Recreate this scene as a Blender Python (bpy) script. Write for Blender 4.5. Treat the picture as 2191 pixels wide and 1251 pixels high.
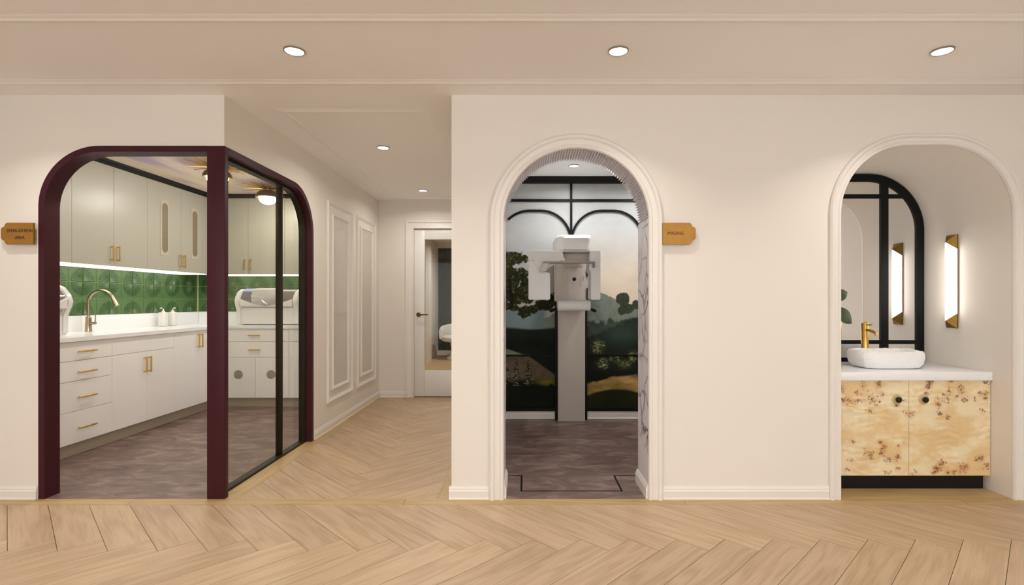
import bpy, bmesh, math, random
import numpy as np
from mathutils import Vector, Matrix

random.seed(7)
SC = bpy.context.scene
COL = SC.collection
for o in list(bpy.data.objects):
    bpy.data.objects.remove(o, do_unlink=True)

# ------------------------------------------------------------------ camera, world, exposure
F_PX = 1110.0                       # focal length in pixels of a 2191 x 1251 frame
cam_d = bpy.data.cameras.new('camera')
cam = bpy.data.objects.new('camera', cam_d)
COL.objects.link(cam)
cam.location = (0, 0, 1.2)
cam.rotation_euler = (math.pi / 2, 0, 0)
cam_d.sensor_fit = 'HORIZONTAL'
cam_d.sensor_width = 36.0
cam_d.lens = 36.0 * F_PX / 2191.0
cam_d.shift_x = -28.5 / 2191.0
cam_d.shift_y = 17.5 / 2191.0
cam_d.clip_start = 0.05
cam_d.clip_end = 60
SC.camera = cam

wd = bpy.data.worlds.new('world')
SC.world = wd
wd.use_nodes = True
wd.node_tree.nodes['Background'].inputs[0].default_value = (0.98, 0.98, 1.0, 1)
wd.node_tree.nodes['Background'].inputs[1].default_value = 3.8

SC.view_settings.view_transform = 'Standard'
SC.view_settings.look = 'None'
SC.view_settings.gamma = 1.0
SC.view_settings.use_curve_mapping = False
SC.view_settings.exposure = 0.0

WARM = (1.0, 0.965, 0.91)
NEUT = (1.0, 0.985, 0.97)
P_FRONT, P_MAIN, P_HALL, P_IMG, P_BACK = 4.5, 4.4, 6.0, 8.0, 17.0
BEAM = math.radians(160)
BEAM_FRONT = math.radians(120)

# ------------------------------------------------------------------ constants (metres)
D = 3.1415                          # the long front wall
H = 2.445                           # ceiling
XC = -1.823                         # corridor left wall
XP = -0.447                         # pier: corridor right wall
DE = 6.45                           # corridor end wall
XK = -4.06                          # kitchen left wall
DK = 6.43                           # kitchen back wall
DI = 5.286                          # imaging room back wall
DN = 3.84                           # niche back


def lin(r, g, b):
    def f(c):
        c /= 255.0
        return c / 12.92 if c <= 0.04045 else ((c + 0.055) / 1.055) ** 2.4
    return (f(r), f(g), f(b), 1.0)


# ------------------------------------------------------------------ materials
MATS = {}


def new_mat(name):
    m = bpy.data.materials.new(name)
    m.use_nodes = True
    nt = m.node_tree
    b = nt.nodes['Principled BSDF']
    MATS[name] = m
    return m, nt, b


def N(nt, t, **kw):
    n = nt.nodes.new(t)
    for k, v in kw.items():
        setattr(n, k, v)
    return n


def plain(name, col, rough=0.5, metal=0.0, noise=0.04, scale=14.0, bump=0.0, coat=0.0, spec=None):
    """flat paint / metal with a faint procedural mottling"""
    m, nt, b = new_mat(name)
    tc = N(nt, 'ShaderNodeTexCoord')
    nz = N(nt, 'ShaderNodeTexNoise')
    nz.inputs['Scale'].default_value = scale
    nz.inputs['Detail'].default_value = 4
    nt.links.new(tc.outputs['Object'], nz.inputs['Vector'])
    mx = N(nt, 'ShaderNodeMix', data_type='RGBA')
    c = Vector(col[:3])
    mx.inputs[6].default_value = (*(c * (1 - noise)), 1)
    mx.inputs[7].default_value = (*[min(1, v * (1 + noise)) for v in c], 1)
    nt.links.new(nz.outputs['Fac'], mx.inputs[0])
    nt.links.new(mx.outputs[2], b.inputs['Base Color'])
    b.inputs['Roughness'].default_value = rough
    b.inputs['Metallic'].default_value = metal
    b.inputs['Coat Weight'].default_value = coat
    if spec is not None:
        b.inputs['Specular IOR Level'].default_value = spec
    if bump:
        bp = N(nt, 'ShaderNodeBump')
        bp.inputs['Strength'].default_value = bump
        bp.inputs['Distance'].default_value = 0.01
        nz2 = N(nt, 'ShaderNodeTexNoise')
        nz2.inputs['Scale'].default_value = scale * 4
        nt.links.new(tc.outputs['Object'], nz2.inputs['Vector'])
        nt.links.new(nz2.outputs['Fac'], bp.inputs['Height'])
        nt.links.new(bp.outputs['Normal'], b.inputs['Normal'])
    return m


def emit(name, col, strength):
    m, nt, b = new_mat(name)
    b.inputs['Base Color'].default_value = (0.9, 0.9, 0.9, 1)
    b.inputs['Emission Color'].default_value = (*col[:3], 1)
    b.inputs['Emission Strength'].default_value = strength
    return m


def glass(name, tint, refl=0.016, rough=0.0):
    """thin sheet: tinted transmission plus a fresnel reflection"""
    m, nt, b = new_mat(name)
    nt.nodes.remove(b)
    out = nt.nodes['Material Output']
    tr = N(nt, 'ShaderNodeBsdfTransparent')
    tr.inputs[0].default_value = (*tint, 1)
    gl = N(nt, 'ShaderNodeBsdfGlossy')
    gl.inputs['Roughness'].default_value = rough
    lw = N(nt, 'ShaderNodeLayerWeight')
    pw = N(nt, 'ShaderNodeMath', operation='POWER')
    pw.inputs[1].default_value = 5.0
    nt.links.new(lw.outputs['Facing'], pw.inputs[0])
    fr = N(nt, 'ShaderNodeMath', operation='MULTIPLY_ADD')
    fr.inputs[1].default_value = 0.8
    fr.inputs[2].default_value = refl * 0.5
    nt.links.new(pw.outputs[0], fr.inputs[0])
    mx = N(nt, 'ShaderNodeMixShader')
    nt.links.new(fr.outputs[0], mx.inputs[0])
    nt.links.new(tr.outputs[0], mx.inputs[1])
    nt.links.new(gl.outputs[0], mx.inputs[2])
    nt.links.new(mx.outputs[0], out.inputs['Surface'])
    return m


def attr_mat(name, rough=0.5, coat=0.0, spec=0.5):
    m, nt, b = new_mat(name)
    a = N(nt, 'ShaderNodeAttribute')
    a.attribute_name = 'paint'
    nt.links.new(a.outputs['Color'], b.inputs['Base Color'])
    b.inputs['Roughness'].default_value = rough
    b.inputs['Coat Weight'].default_value = coat
    b.inputs['Specular IOR Level'].default_value = spec
    return m


def wood_mat(name, dark, mid, light, rough=0.45, vary=0.16):
    m, nt, b = new_mat(name)
    tc = N(nt, 'ShaderNodeTexCoord')
    oi = N(nt, 'ShaderNodeObjectInfo')
    mul = N(nt, 'ShaderNodeVectorMath', operation='SCALE')
    mul.inputs[0].default_value = (31.7, 17.3, 11.1)
    nt.links.new(oi.outputs['Random'], mul.inputs['Scale'])
    add = N(nt, 'ShaderNodeVectorMath', operation='ADD')
    nt.links.new(tc.outputs['Object'], add.inputs[0])
    nt.links.new(mul.outputs[0], add.inputs[1])
    # cathedral figure: low frequency distortion across, long along x
    mp = N(nt, 'ShaderNodeMapping')
    mp.inputs['Scale'].default_value = (1.1, 9.0, 9.0)
    nt.links.new(add.outputs[0], mp.inputs['Vector'])
    n1 = N(nt, 'ShaderNodeTexNoise')
    n1.inputs['Scale'].default_value = 1.0
    n1.inputs['Detail'].default_value = 2.0
    nt.links.new(mp.outputs[0], n1.inputs['Vector'])
    wv = N(nt, 'ShaderNodeMath', operation='MULTIPLY')
    wv.inputs[1].default_value = 34.0
    nt.links.new(n1.outputs['Fac'], wv.inputs[0])
    sn = N(nt, 'ShaderNodeMath', operation='SINE')
    nt.links.new(wv.outputs[0], sn.inputs[0])
    # fine pores
    mp2 = N(nt, 'ShaderNodeMapping')
    mp2.inputs['Scale'].default_value = (5.0, 130.0, 130.0)
    nt.links.new(add.outputs[0], mp2.inputs['Vector'])
    n2 = N(nt, 'ShaderNodeTexNoise')
    n2.inputs['Scale'].default_value = 1.0
    n2.inputs['Detail'].default_value = 3.0
    nt.links.new(mp2.outputs[0], n2.inputs['Vector'])
    # blend
    mr = N(nt, 'ShaderNodeMapRange')
    mr.inputs[1].default_value = -1
    mr.inputs[2].default_value = 1
    mr.inputs[3].default_value = 0.33
    mr.inputs[4].default_value = 0.65
    nt.links.new(sn.outputs[0], mr.inputs[0])
    av = N(nt, 'ShaderNodeMix', data_type='FLOAT')
    av.inputs[0].default_value = 0.45
    nt.links.new(mr.outputs[0], av.inputs[2])
    nt.links.new(n2.outputs['Fac'], av.inputs[3])
    cr = N(nt, 'ShaderNodeValToRGB')
    cr.color_ramp.elements[0].position = 0.3
    cr.color_ramp.elements[0].color = dark
    cr.color_ramp.elements[1].position = 0.68
    cr.color_ramp.elements[1].color = light
    e = cr.color_ramp.elements.new(0.5)
    e.color = mid
    nt.links.new(av.outputs[0], cr.inputs[0])
    hs = N(nt, 'ShaderNodeHueSaturation')
    vr = N(nt, 'ShaderNodeMapRange')
    vr.inputs[3].default_value = 1 - vary
    vr.inputs[4].default_value = 1 + vary
    nt.links.new(oi.outputs['Random'], vr.inputs[0])
    nt.links.new(vr.outputs[0], hs.inputs['Value'])
    nt.links.new(cr.outputs[0], hs.inputs['Color'])
    nt.links.new(hs.outputs[0], b.inputs['Base Color'])
    b.inputs['Roughness'].default_value = rough
    bp = N(nt, 'ShaderNodeBump')
    bp.inputs['Strength'].default_value = 0.08
    bp.inputs['Distance'].default_value = 0.002
    nt.links.new(n2.outputs['Fac'], bp.inputs['Height'])
    nt.links.new(bp.outputs['Normal'], b.inputs['Normal'])
    return m


def marble_mat(name, lo=0.42, hi=0.6):
    m, nt, b = new_mat(name)
    tc = N(nt, 'ShaderNodeTexCoord')
    nz = N(nt, 'ShaderNodeTexNoise')
    nz.inputs['Scale'].default_value = 3.2
    nz.inputs['Detail'].default_value = 6
    nt.links.new(tc.outputs['Object'], nz.inputs['Vector'])
    mx = N(nt, 'ShaderNodeMix', data_type='VECTOR')
    mx.inputs[0].default_value = 0.22
    nt.links.new(tc.outputs['Object'], mx.inputs[4])
    nt.links.new(nz.outputs['Color'], mx.inputs[5])
    vo = N(nt, 'ShaderNodeTexVoronoi', feature='DISTANCE_TO_EDGE')
    vo.inputs['Scale'].default_value = 7.0
    nt.links.new(mx.outputs[1], vo.inputs['Vector'])
    cr = N(nt, 'ShaderNodeValToRGB')
    cr.color_ramp.elements[0].position = 0.0
    cr.color_ramp.elements[0].color = (1, 1, 1, 1)
    cr.color_ramp.elements[1].position = 0.07
    cr.color_ramp.elements[1].color = (0, 0, 0, 1)
    nt.links.new(vo.outputs['Distance'], cr.inputs[0])
    # veins only in patches
    n2 = N(nt, 'ShaderNodeTexNoise')
    n2.inputs['Scale'].default_value = 2.4
    nt.links.new(tc.outputs['Object'], n2.inputs['Vector'])
    pr = N(nt, 'ShaderNodeMapRange')
    pr.inputs[1].default_value = lo
    pr.inputs[2].default_value = hi
    nt.links.new(n2.outputs['Fac'], pr.inputs[0])
    ml = N(nt, 'ShaderNodeMath', operation='MULTIPLY')
    nt.links.new(cr.outputs[0], ml.inputs[0])
    nt.links.new(pr.outputs[0], ml.inputs[1])
    base = N(nt, 'ShaderNodeMix', data_type='RGBA')
    base.inputs[6].default_value = lin(242, 239, 238)
    base.inputs[7].default_value = lin(222, 217, 226)
    nt.links.new(nz.outputs['Fac'], base.inputs[0])
    cm = N(nt, 'ShaderNodeMix', data_type='RGBA')
    cm.inputs[7].default_value = lin(70, 52, 66)
    nt.links.new(ml.outputs[0], cm.inputs[0])
    nt.links.new(base.outputs[2], cm.inputs[6])
    nt.links.new(cm.outputs[2], b.inputs['Base Color'])
    b.inputs['Roughness'].default_value = 0.3
    return m


def vinyl_mat(name):
    m, nt, b = new_mat(name)
    tc = N(nt, 'ShaderNodeTexCoord')
    mp = N(nt, 'ShaderNodeMapping')
    mp.inputs['Scale'].default_value = (1.6, 3.4, 1)
    mp.inputs['Rotation'].default_value = (0, 0, 0.35)
    nt.links.new(tc.outputs['Object'], mp.inputs['Vector'])
    nz = N(nt, 'ShaderNodeTexNoise')
    nz.inputs['Scale'].default_value = 2.4
    nz.inputs['Detail'].default_value = 8
    nz.inputs['Roughness'].default_value = 0.62
    nz.inputs['Distortion'].default_value = 1.2
    nt.links.new(mp.outputs[0], nz.inputs['Vector'])
    cr = N(nt, 'ShaderNodeValToRGB')
    els = cr.color_ramp.elements
    els[0].position = 0.3
    els[0].color = lin(92, 74, 70)
    els[1].position = 0.75
    els[1].color = lin(164, 143, 132)
    e = els.new(0.5)
    e.color = lin(118, 96, 90)
    nt.links.new(nz.outputs['Fac'], cr.inputs[0])
    nt.links.new(cr.outputs[0], b.inputs['Base Color'])
    b.inputs['Roughness'].default_value = 0.42
    return m


def watercolour_mat(name):
    m, nt, b = new_mat(name)
    tc = N(nt, 'ShaderNodeTexCoord')
    mp = N(nt, 'ShaderNodeMapping')
    mp.inputs['Scale'].default_value = (2.2, 0.55, 1)
    mp.inputs['Rotation'].default_value = (0, 0, 0.3)
    nt.links.new(tc.outputs['Object'], mp.inputs['Vector'])
    nz = N(nt, 'ShaderNodeTexNoise')
    nz.inputs['Scale'].default_value = 1.6
    nz.inputs['Detail'].default_value = 5
    nz.inputs['Distortion'].default_value = 0.6
    nt.links.new(mp.outputs[0], nz.inputs['Vector'])
    cr = N(nt, 'ShaderNodeValToRGB')
    els = cr.color_ramp.elements
    els[0].position = 0.36
    els[0].color = lin(236, 222, 196)
    els[1].position = 0.66
    els[1].color = lin(188, 172, 196)
    e = els.new(0.5)
    e.color = lin(226, 210, 198)
    nt.links.new(nz.outputs['Fac'], cr.inputs[0])
    nt.links.new(cr.outputs[0], b.inputs['Base Color'])
    b.inputs['Roughness'].default_value = 0.7
    return m


def damask_mat(name):
    m, nt, b = new_mat(name)
    tc = N(nt, 'ShaderNodeTexCoord')
    mp = N(nt, 'ShaderNodeMapping')
    mp.inputs['Scale'].default_value = (3.6, 3.6, 2.6)
    nt.links.new(tc.outputs['Object'], mp.inputs['Vector'])
    vo = N(nt, 'ShaderNodeTexVoronoi')
    vo.inputs['Scale'].default_value = 1.0
    vo.inputs['Randomness'].default_value = 0.15
    nt.links.new(mp.outputs[0], vo.inputs['Vector'])
    ml = N(nt, 'ShaderNodeMath', operation='MULTIPLY')
    ml.inputs[1].default_value = 22
    nt.links.new(vo.outputs['Distance'], ml.inputs[0])
    sn = N(nt, 'ShaderNodeMath', operation='SINE')
    nt.links.new(ml.outputs[0], sn.inputs[0])
    cm = N(nt, 'ShaderNodeMix', data_type='RGBA')
    cm.inputs[6].default_value = lin(66, 65, 54)
    cm.inputs[7].default_value = lin(46, 47, 40)
    nt.links.new(sn.outputs[0], cm.inputs[0])
    nt.links.new(cm.outputs[2], b.inputs['Base Color'])
    b.inputs['Roughness'].default_value = 0.8
    return m


plain('wall_paint', (0.80, 0.74, 0.665), 0.6, noise=0.012, scale=3, bump=0.02)
plain('ceiling_paint', (0.95, 0.92, 0.89), 0.7, noise=0.012, scale=3)
plain('trim_paint', (0.81, 0.755, 0.695), 0.4, noise=0.012)
plain('panel_glass_paint', (0.60, 0.56, 0.49), 0.12, noise=0.02)
plain('imaging_paint', (0.86, 0.86, 0.86), 0.6, noise=0.012)
plain('door_white', (0.80, 0.775, 0.725), 0.35, noise=0.01)
plain('maroon_lacquer', lin(62, 20, 31), 0.45, noise=0.06, spec=0.25)
plain('bronze_black', lin(40, 34, 20), 0.4, metal=0.2, noise=0.08, spec=0.25)
plain('black_metal', lin(14, 13, 12), 0.5, noise=0.08, spec=0.15)
plain('black_paint', lin(24, 21, 19), 0.5, noise=0.05, spec=0.2)
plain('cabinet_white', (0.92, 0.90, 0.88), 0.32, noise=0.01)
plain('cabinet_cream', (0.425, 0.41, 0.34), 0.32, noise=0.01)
plain('cabinet_shadow', (0.62, 0.59, 0.54), 0.5, noise=0.01)
plain('toe_kick_grey', lin(178, 165, 146), 0.5, noise=0.03)
plain('quartz_white', (0.89, 0.89, 0.905), 0.2, noise=0.025, scale=7)
plain('brass', lin(216, 178, 98), 0.3, metal=1.0, noise=0.07)
plain('brass_brushed', lin(170, 124, 56), 0.48, metal=0.6, noise=0.16, scale=22)
plain('brass_dark', lin(150, 118, 58), 0.35, metal=0.9, noise=0.12)
plain('bronze_handle', lin(110, 78, 36), 0.35, metal=0.9, noise=0.1)
plain('nickel', lin(176, 160, 140), 0.25, metal=1.0, noise=0.04)
plain('tile_green', lin(84, 114, 70), 0.33, noise=0.14, scale=26, coat=0.0)
plain('tile_green_dark', lin(60, 92, 50), 0.33, noise=0.2, scale=30, coat=0.0)
plain('tile_green_pale', lin(112, 138, 96), 0.33, noise=0.2, scale=40, coat=0.0)
plain('grout', lin(190, 196, 150), 0.8, noise=0.05)
plain('machine_white', (0.74, 0.73, 0.71), 0.35, noise=0.01)
plain('rail_taupe', lin(150, 138, 126), 0.45, noise=0.02)
plain('machine_grey', lin(196, 186, 176), 0.4, noise=0.02)
plain('appliance_white', (0.80, 0.79, 0.76), 0.25, noise=0.01)
plain('visor_grey', lin(120, 116, 112), 0.12, noise=0.04, coat=0.5)
plain('lilac_strip', lin(150, 158, 214), 0.3, noise=0.02)
plain('silver', lin(205, 204, 202), 0.2, metal=0.25, noise=0.03)
plain('ceramic_stone', (0.90, 0.89, 0.88), 0.55, noise=0.05, scale=18, bump=0.5)
plain('dome_bronze', lin(100, 76, 66), 0.3, metal=0.7, noise=0.08)
plain('soap_white', (0.80, 0.79, 0.76), 0.3, noise=0.02)
plain('leaf_green', lin(62, 74, 46), 0.42, noise=0.2, scale=30)
plain('stem_brown', lin(120, 96, 60), 0.6, noise=0.15)
plain('vase_clay', lin(196, 188, 176), 0.6, noise=0.05)
plain('boucle', (0.78, 0.75, 0.70), 0.9, noise=0.06, scale=60, bump=0.5)
plain('joint_dark', lin(120, 96, 68), 0.8, noise=0.1)
plain('slot_grey', lin(128, 118, 98), 0.2, noise=0.05)
plain('slot_frame', lin(186, 178, 160), 0.4, noise=0.02)
plain('disc_grey', lin(150, 144, 122), 0.45, noise=0.08)
plain('knob_shade_tone', lin(200, 176, 128), 0.4, noise=0.08)  # tan tone standing for the soft shade around the vanity knobs
plain('ring_grey', lin(150, 142, 132), 0.35, metal=0.5, noise=0.04)
plain('ink', lin(34, 20, 10), 0.6, noise=0.05)
wood_mat('oak', lin(170, 142, 111), lin(186, 158, 127), lin(196, 170, 140), 0.42, 0.07)
wood_mat('oak_border', lin(172, 142, 97), lin(185, 156, 110), lin(194, 167, 123), 0.42, 0.03)
marble_mat('violet_marble')
marble_mat('marble_ribs', 0.56, 0.75)
vinyl_mat('plum_vinyl')
watercolour_mat('watercolour_paper')
damask_mat('damask_paper')
attr_mat('mural_print', 0.8, spec=0.12)
attr_mat('burl_veneer', 0.35, coat=0.25)
glass('glass_tinted', (0.915, 0.91, 0.88))
glass('glass_clear', (0.97, 0.975, 0.965))
emit('lamp_white', (1.0, 0.96, 0.9), 9.0)
emit('globe_white', (1.0, 0.965, 0.91), 88.0)
emit('sconce_white', (1.0, 0.96, 0.90), 11.0)
emit('led_warm', (1.0, 0.94, 0.80), 2.3)
m, nt, b = new_mat('mirror_silver')
b.inputs['Base Color'].default_value = (0.86, 0.86, 0.86, 1)
b.inputs['Metallic'].default_value = 1.0
b.inputs['Roughness'].default_value = 0.02


# ------------------------------------------------------------------ object helpers
def worigin(o):
    v = Vector((0, 0, 0))
    while o is not None:
        v += o.location
        o = o.parent
    return v


def tag(o, label=None, cat=None, group=None, kind=None):
    if label:
        o['label'] = label
    if cat:
        o['category'] = cat
    if group:
        o['group'] = group
    if kind:
        o['kind'] = kind
    return o


def struct(o, label):
    return tag(o, label, None, None, 'structure')


def link(name, me, mat, parent=None):
    o = bpy.data.objects.new(name, me)
    COL.objects.link(o)
    if mat is not None and not me.materials:
        for k in ([mat] if isinstance(mat, str) else mat):
            me.materials.append(MATS[k])
    if parent is not None:
        o.parent = parent
        o.location = -worigin(parent)
    return o


def thing(name, loc, label, cat, group=None):
    o = bpy.data.objects.new(name, None)
    o.empty_display_size = 0.05
    COL.objects.link(o)
    o.location = loc
    return tag(o, label, cat, group)


def from_bm(name, bm, mat, parent=None, smooth=None):
    me = bpy.data.meshes.new(name)
    bm.normal_update()
    bm.to_mesh(me)
    bm.free()
    o = link(name, me, mat, parent)
    if smooth:
        shade(me, smooth)
    return o


def shade(me, angle=40):
    for p in me.polygons:
        p.use_smooth = True
    a = math.radians(angle)
    bm = bmesh.new()
    bm.from_mesh(me)
    for e in bm.edges:
        if len(e.link_faces) == 2:
            e.smooth = e.calc_face_angle(0) < a
    bm.to_mesh(me)
    bm.free()


def bm_box(bm, x0, x1, y0, y1, z0, z1, bevel=0.0, segs=1):
    r = bmesh.ops.create_cube(bm, size=1)
    vs = r['verts']
    for v in vs:
        v.co = Vector(((x0 + x1) / 2 + v.co.x * (x1 - x0), (y0 + y1) / 2 + v.co.y * (y1 - y0),
                       (z0 + z1) / 2 + v.co.z * (z1 - z0)))
    if bevel > 0:
        es = set()
        for v in vs:
            for e in v.link_edges:
                es.add(e)
        bmesh.ops.bevel(bm, geom=list(es), offset=bevel, segments=segs, affect='EDGES', profile=0.5)


def box(name, x0, x1, y0, y1, z0, z1, mat, parent=None, bevel=0.0, segs=2):
    bm = bmesh.new()
    bm_box(bm, x0, x1, y0, y1, z0, z1, bevel, segs)
    return from_bm(name, bm, mat, parent, 50 if bevel and segs > 1 else None)


def prism(name, poly, axis, a0, a1, mat, parent=None, bevel=0.0, smooth=None):
    """extrude a 2-D polygon along an axis. axis 'y': poly is (x,z); 'x': poly is (y,z); 'z': poly is (x,y)"""
    bm = bmesh.new()

    def mk(p, a):
        if axis == 'y':
            return (p[0], a, p[1])
        if axis == 'x':
            return (a, p[0], p[1])
        return (p[0], p[1], a)
    n = len(poly)
    A = [bm.verts.new(mk(p, a0)) for p in poly]
    B = [bm.verts.new(mk(p, a1)) for p in poly]
    bm.faces.new(A)
    bm.faces.new(B[::-1])
    for i in range(n):
        j = (i + 1) % n
        bm.faces.new((A[i], B[i], B[j], A[j]))
    bmesh.ops.recalc_face_normals(bm, faces=bm.faces[:])
    if bevel:
        bmesh.ops.bevel(bm, geom=[e for e in bm.edges if e.calc_face_angle(0) > 0.8], offset=bevel, segments=2,
                        affect='EDGES')
    big = [f for f in bm.faces if len(f.verts) > 4]
    bmesh.ops.triangulate(bm, faces=big, ngon_method='EAR_CLIP')
    return from_bm(name, bm, mat, parent, smooth)


def rings(name, loops, mat, parent=None, closed_ring=True, caps=True, smooth=40):
    """skin through equal-length loops of 3-D points"""
    bm = bmesh.new()
    R = [[bm.verts.new(p) for p in l] for l in loops]
    n = len(R[0])
    for a, c in zip(R, R[1:]):
        for i in range(n if closed_ring else n - 1):
            j = (i + 1) % n
            bm.faces.new((a[i], a[j], c[j], c[i]))
    if caps and closed_ring:
        bm.faces.new(R[0][::-1])
        bm.faces.new(R[-1])
    bmesh.ops.recalc_face_normals(bm, faces=bm.faces[:])
    return from_bm(name, bm, mat, parent, smooth)


def lathe(name, prof, centre, mat, parent=None, segs=24, axis='z', smooth=40):
    cx, cy, cz = centre
    loops = []
    for r, h in prof:
        l = []
        for i in range(segs):
            a = 2 * math.pi * i / segs
            c, s = max(r, 1e-5) * math.cos(a), max(r, 1e-5) * math.sin(a)
            if axis == 'z':
                l.append((cx + c, cy + s, cz + h))
            elif axis == 'y':
                l.append((cx + c, cy + h, cz + s))
            else:
                l.append((cx + h, cy + c, cz + s))
        loops.append(l)
    return rings(name, loops, mat, parent, True, True, smooth)


def tube_loops(pts, r, segs=10):
    pts = [Vector(p) for p in pts]
    rs = r if isinstance(r, (list, tuple)) else [r] * len(pts)
    loops = []
    up = Vector((0.123, 0.31, 0.94)).normalized()
    for i, p in enumerate(pts):
        t = (pts[min(i + 1, len(pts) - 1)] - pts[max(i - 1, 0)]).normalized()
        s = t.cross(up)
        if s.length < 1e-3:
            s = t.cross(Vector((1, 0, 0)))
        s.normalize()
        u = s.cross(t).normalized()
        up = u
        loops.append([p + (s * math.cos(2 * math.pi * k / segs) + u * math.sin(2 * math.pi * k / segs)) * rs[i]
                      for k in range(segs)])
    return loops


def tube(name, pts, r, mat, parent=None, segs=10):
    return rings(name, tube_loops(pts, r, segs), mat, parent)


def copy_tree(o, parent=None):
    c = o.copy()
    COL.objects.link(c)
    c.parent = parent
    for ch in [q for q in bpy.data.objects if q.parent == o]:
        copy_tree(ch, c)
    return c


# arches: open path (x,z) from left foot over the top to right foot
def arch_path(x0, x1, ztop, r, n=16, z0=0.0):
    pts = [(x0, z0)]
    for i in range(n + 1):
        a = math.pi - (math.pi / 2) * i / n
        pts.append((x0 + r + r * math.cos(a), ztop - r + r * math.sin(a)))
    for i in range(n + 1):
        a = math.pi / 2 - (math.pi / 2) * i / n
        pts.append((x1 - r + r * math.cos(a), ztop - r + r * math.sin(a)))
    pts.append((x1, z0))
    return pts


def quarter_path(x0, x1, ztop, r, n=18, z0=0.0):
    """left foot, up, round one corner, then level to x1"""
    pts = [(x0, z0)]
    sg = 1 if x1 > x0 else -1
    for i in range(n + 1):
        a = math.pi - (math.pi / 2) * i / n
        pts.append((x0 + sg * (r + r * math.cos(a)), ztop - r + r * math.sin(a)))
    pts.append((x1, ztop))
    return pts


def sweep_arch(name, pathf, prof, mat, parent=None, swap=False):
    """prof: closed list of (inward offset, coordinate normal to the wall)"""
    paths = [pathf(o) for o, _ in prof]
    loops = []
    for k in range(len(paths[0])):
        if swap:
            loops.append([(c, paths[j][k][0], paths[j][k][1]) for j, (_, c) in enumerate(prof)])
        else:
            loops.append([(paths[j][k][0], c, paths[j][k][1]) for j, (_, c) in enumerate(prof)])
    return rings(name, loops, mat, parent, True, True, 35)


def area_lamp(parent, loc, power, size, col, spread=BEAM):
    ld = bpy.data.lights.new('lamp', 'AREA')
    ld.shape = 'DISK'
    ld.size = size
    ld.energy = power
    ld.color = col
    ld.spread = spread
    o = bpy.data.objects.new('lamp', ld)
    COL.objects.link(o)
    o.parent = parent
    o.location = Vector(loc) - worigin(parent)
    return o


def downlight(x, y, label, power, col=WARM, z=H, r=0.051, spread=BEAM):
    t = thing('downlight', (x, y, z), label, 'downlight', 'recessed round ceiling downlights')
    lathe('trim_ring', [(r * 0.86, -0.001), (r * 0.86, -0.006), (r * 0.93, -0.009), (r, -0.006), (r, -0.0005)],
          (x, y, z), 'ring_grey', t, 32)
    lathe('diffuser', [(r * 0.86, -0.001), (r * 0.86, -0.0035), (r * 0.5, -0.004)], (x, y, z), 'lamp_white', t, 32)
    area_lamp(t, (x, y, z - 0.011), power, r * 1.6, col, spread)
    return t


# ------------------------------------------------------------------ numpy paint helpers
_rng = np.random.RandomState(11)
_LAT = _rng.rand(256, 256)


def vnoise(x, y):
    xi = np.floor(x).astype(int)
    yi = np.floor(y).astype(int)
    fx = x - xi
    fy = y - yi
    fx = fx * fx * (3 - 2 * fx)
    fy = fy * fy * (3 - 2 * fy)
    a = _LAT[xi % 256, yi % 256]
    b_ = _LAT[(xi + 1) % 256, yi % 256]
    c = _LAT[xi % 256, (yi + 1) % 256]
    d_ = _LAT[(xi + 1) % 256, (yi + 1) % 256]
    return (a * (1 - fx) + b_ * fx) * (1 - fy) + (c * (1 - fx) + d_ * fx) * fy


def fbm(x, y, o=4):
    s = 0
    amp = 0.5
    for k in range(o):
        s = s + amp * vnoise(x + 17.3 * k, y + 9.1 * k)
        x = x * 2.03
        y = y * 2.03
        amp *= 0.5
    return s / (1 - 0.5 ** o)


def sstep(a, b_, v):
    t = np.clip((v - a) / (b_ - a), 0, 1)
    return t * t * (3 - 2 * t)


def painted_panel(name, x0, x1, yf, yb, z0, z1, nx, nz, func, mat, parent=None):
    """a board whose front sheet carries a printed colour per point"""
    xs = np.linspace(x0, x1, nx)
    zs = np.linspace(z0, z1, nz)
    gx, gz = np.meshgrid(xs, zs)
    col = func(gx, gz)
    V = np.stack([gx.ravel(), np.full(gx.size, yf), gz.ravel()], 1)
    idx = np.arange(nx * nz).reshape(nz, nx)
    q = np.stack([idx[:-1, :-1].ravel(), idx[:-1, 1:].ravel(), idx[1:, 1:].ravel(), idx[1:, :-1].ravel()], 1)
    nb = len(V)
    V = np.concatenate([V, [[x0, yf, z0], [x1, yf, z0], [x1, yf, z1], [x0, yf, z1],
                            [x0, yb, z0], [x1, yb, z0], [x1, yb, z1], [x0, yb, z1]]])
    side = np.array([[0, 4, 5, 1], [1, 5, 6, 2], [2, 6, 7, 3], [3, 7, 4, 0], [4, 7, 6, 5]]) + nb
    faces = np.concatenate([q, side])
    me = bpy.data.meshes.new(name)
    me.from_pydata(V.tolist(), [], faces.tolist())
    ca = me.color_attributes.new('paint', 'FLOAT_COLOR', 'POINT')
    C = np.ones((len(V), 4), dtype=np.float32)
    C[:nb, :3] = col.reshape(-1, 3)
    corner = [0, nx - 1, nb - 1, nb - nx]
    for k in range(8):
        C[nb + k, :3] = C[corner[k % 4], :3]
    ca.data.foreach_set('color', C.ravel())
    return link(name, me, mat, parent)


# ================================================================== STRUCTURE
# ---- floors
fl = struct(box('floor', -3.9, 4.3, -2.6, DE + 0.06, -0.06, -0.012, 'joint_dark'),
            'oak herringbone floor of the reception room and corridor')
struct(box('floor', -4.16, XC - 0.046, D + 0.004, DK + 0.1, -0.011, 0.0, 'plum_vinyl'),
       'mottled plum vinyl floor of the sterilization room')
vf = struct(box('floor', XP + 0.01, 1.75, D + 0.004, DI + 0.1, -0.011, 0.0, 'plum_vinyl'),
            'mottled plum vinyl floor of the imaging room')
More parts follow.
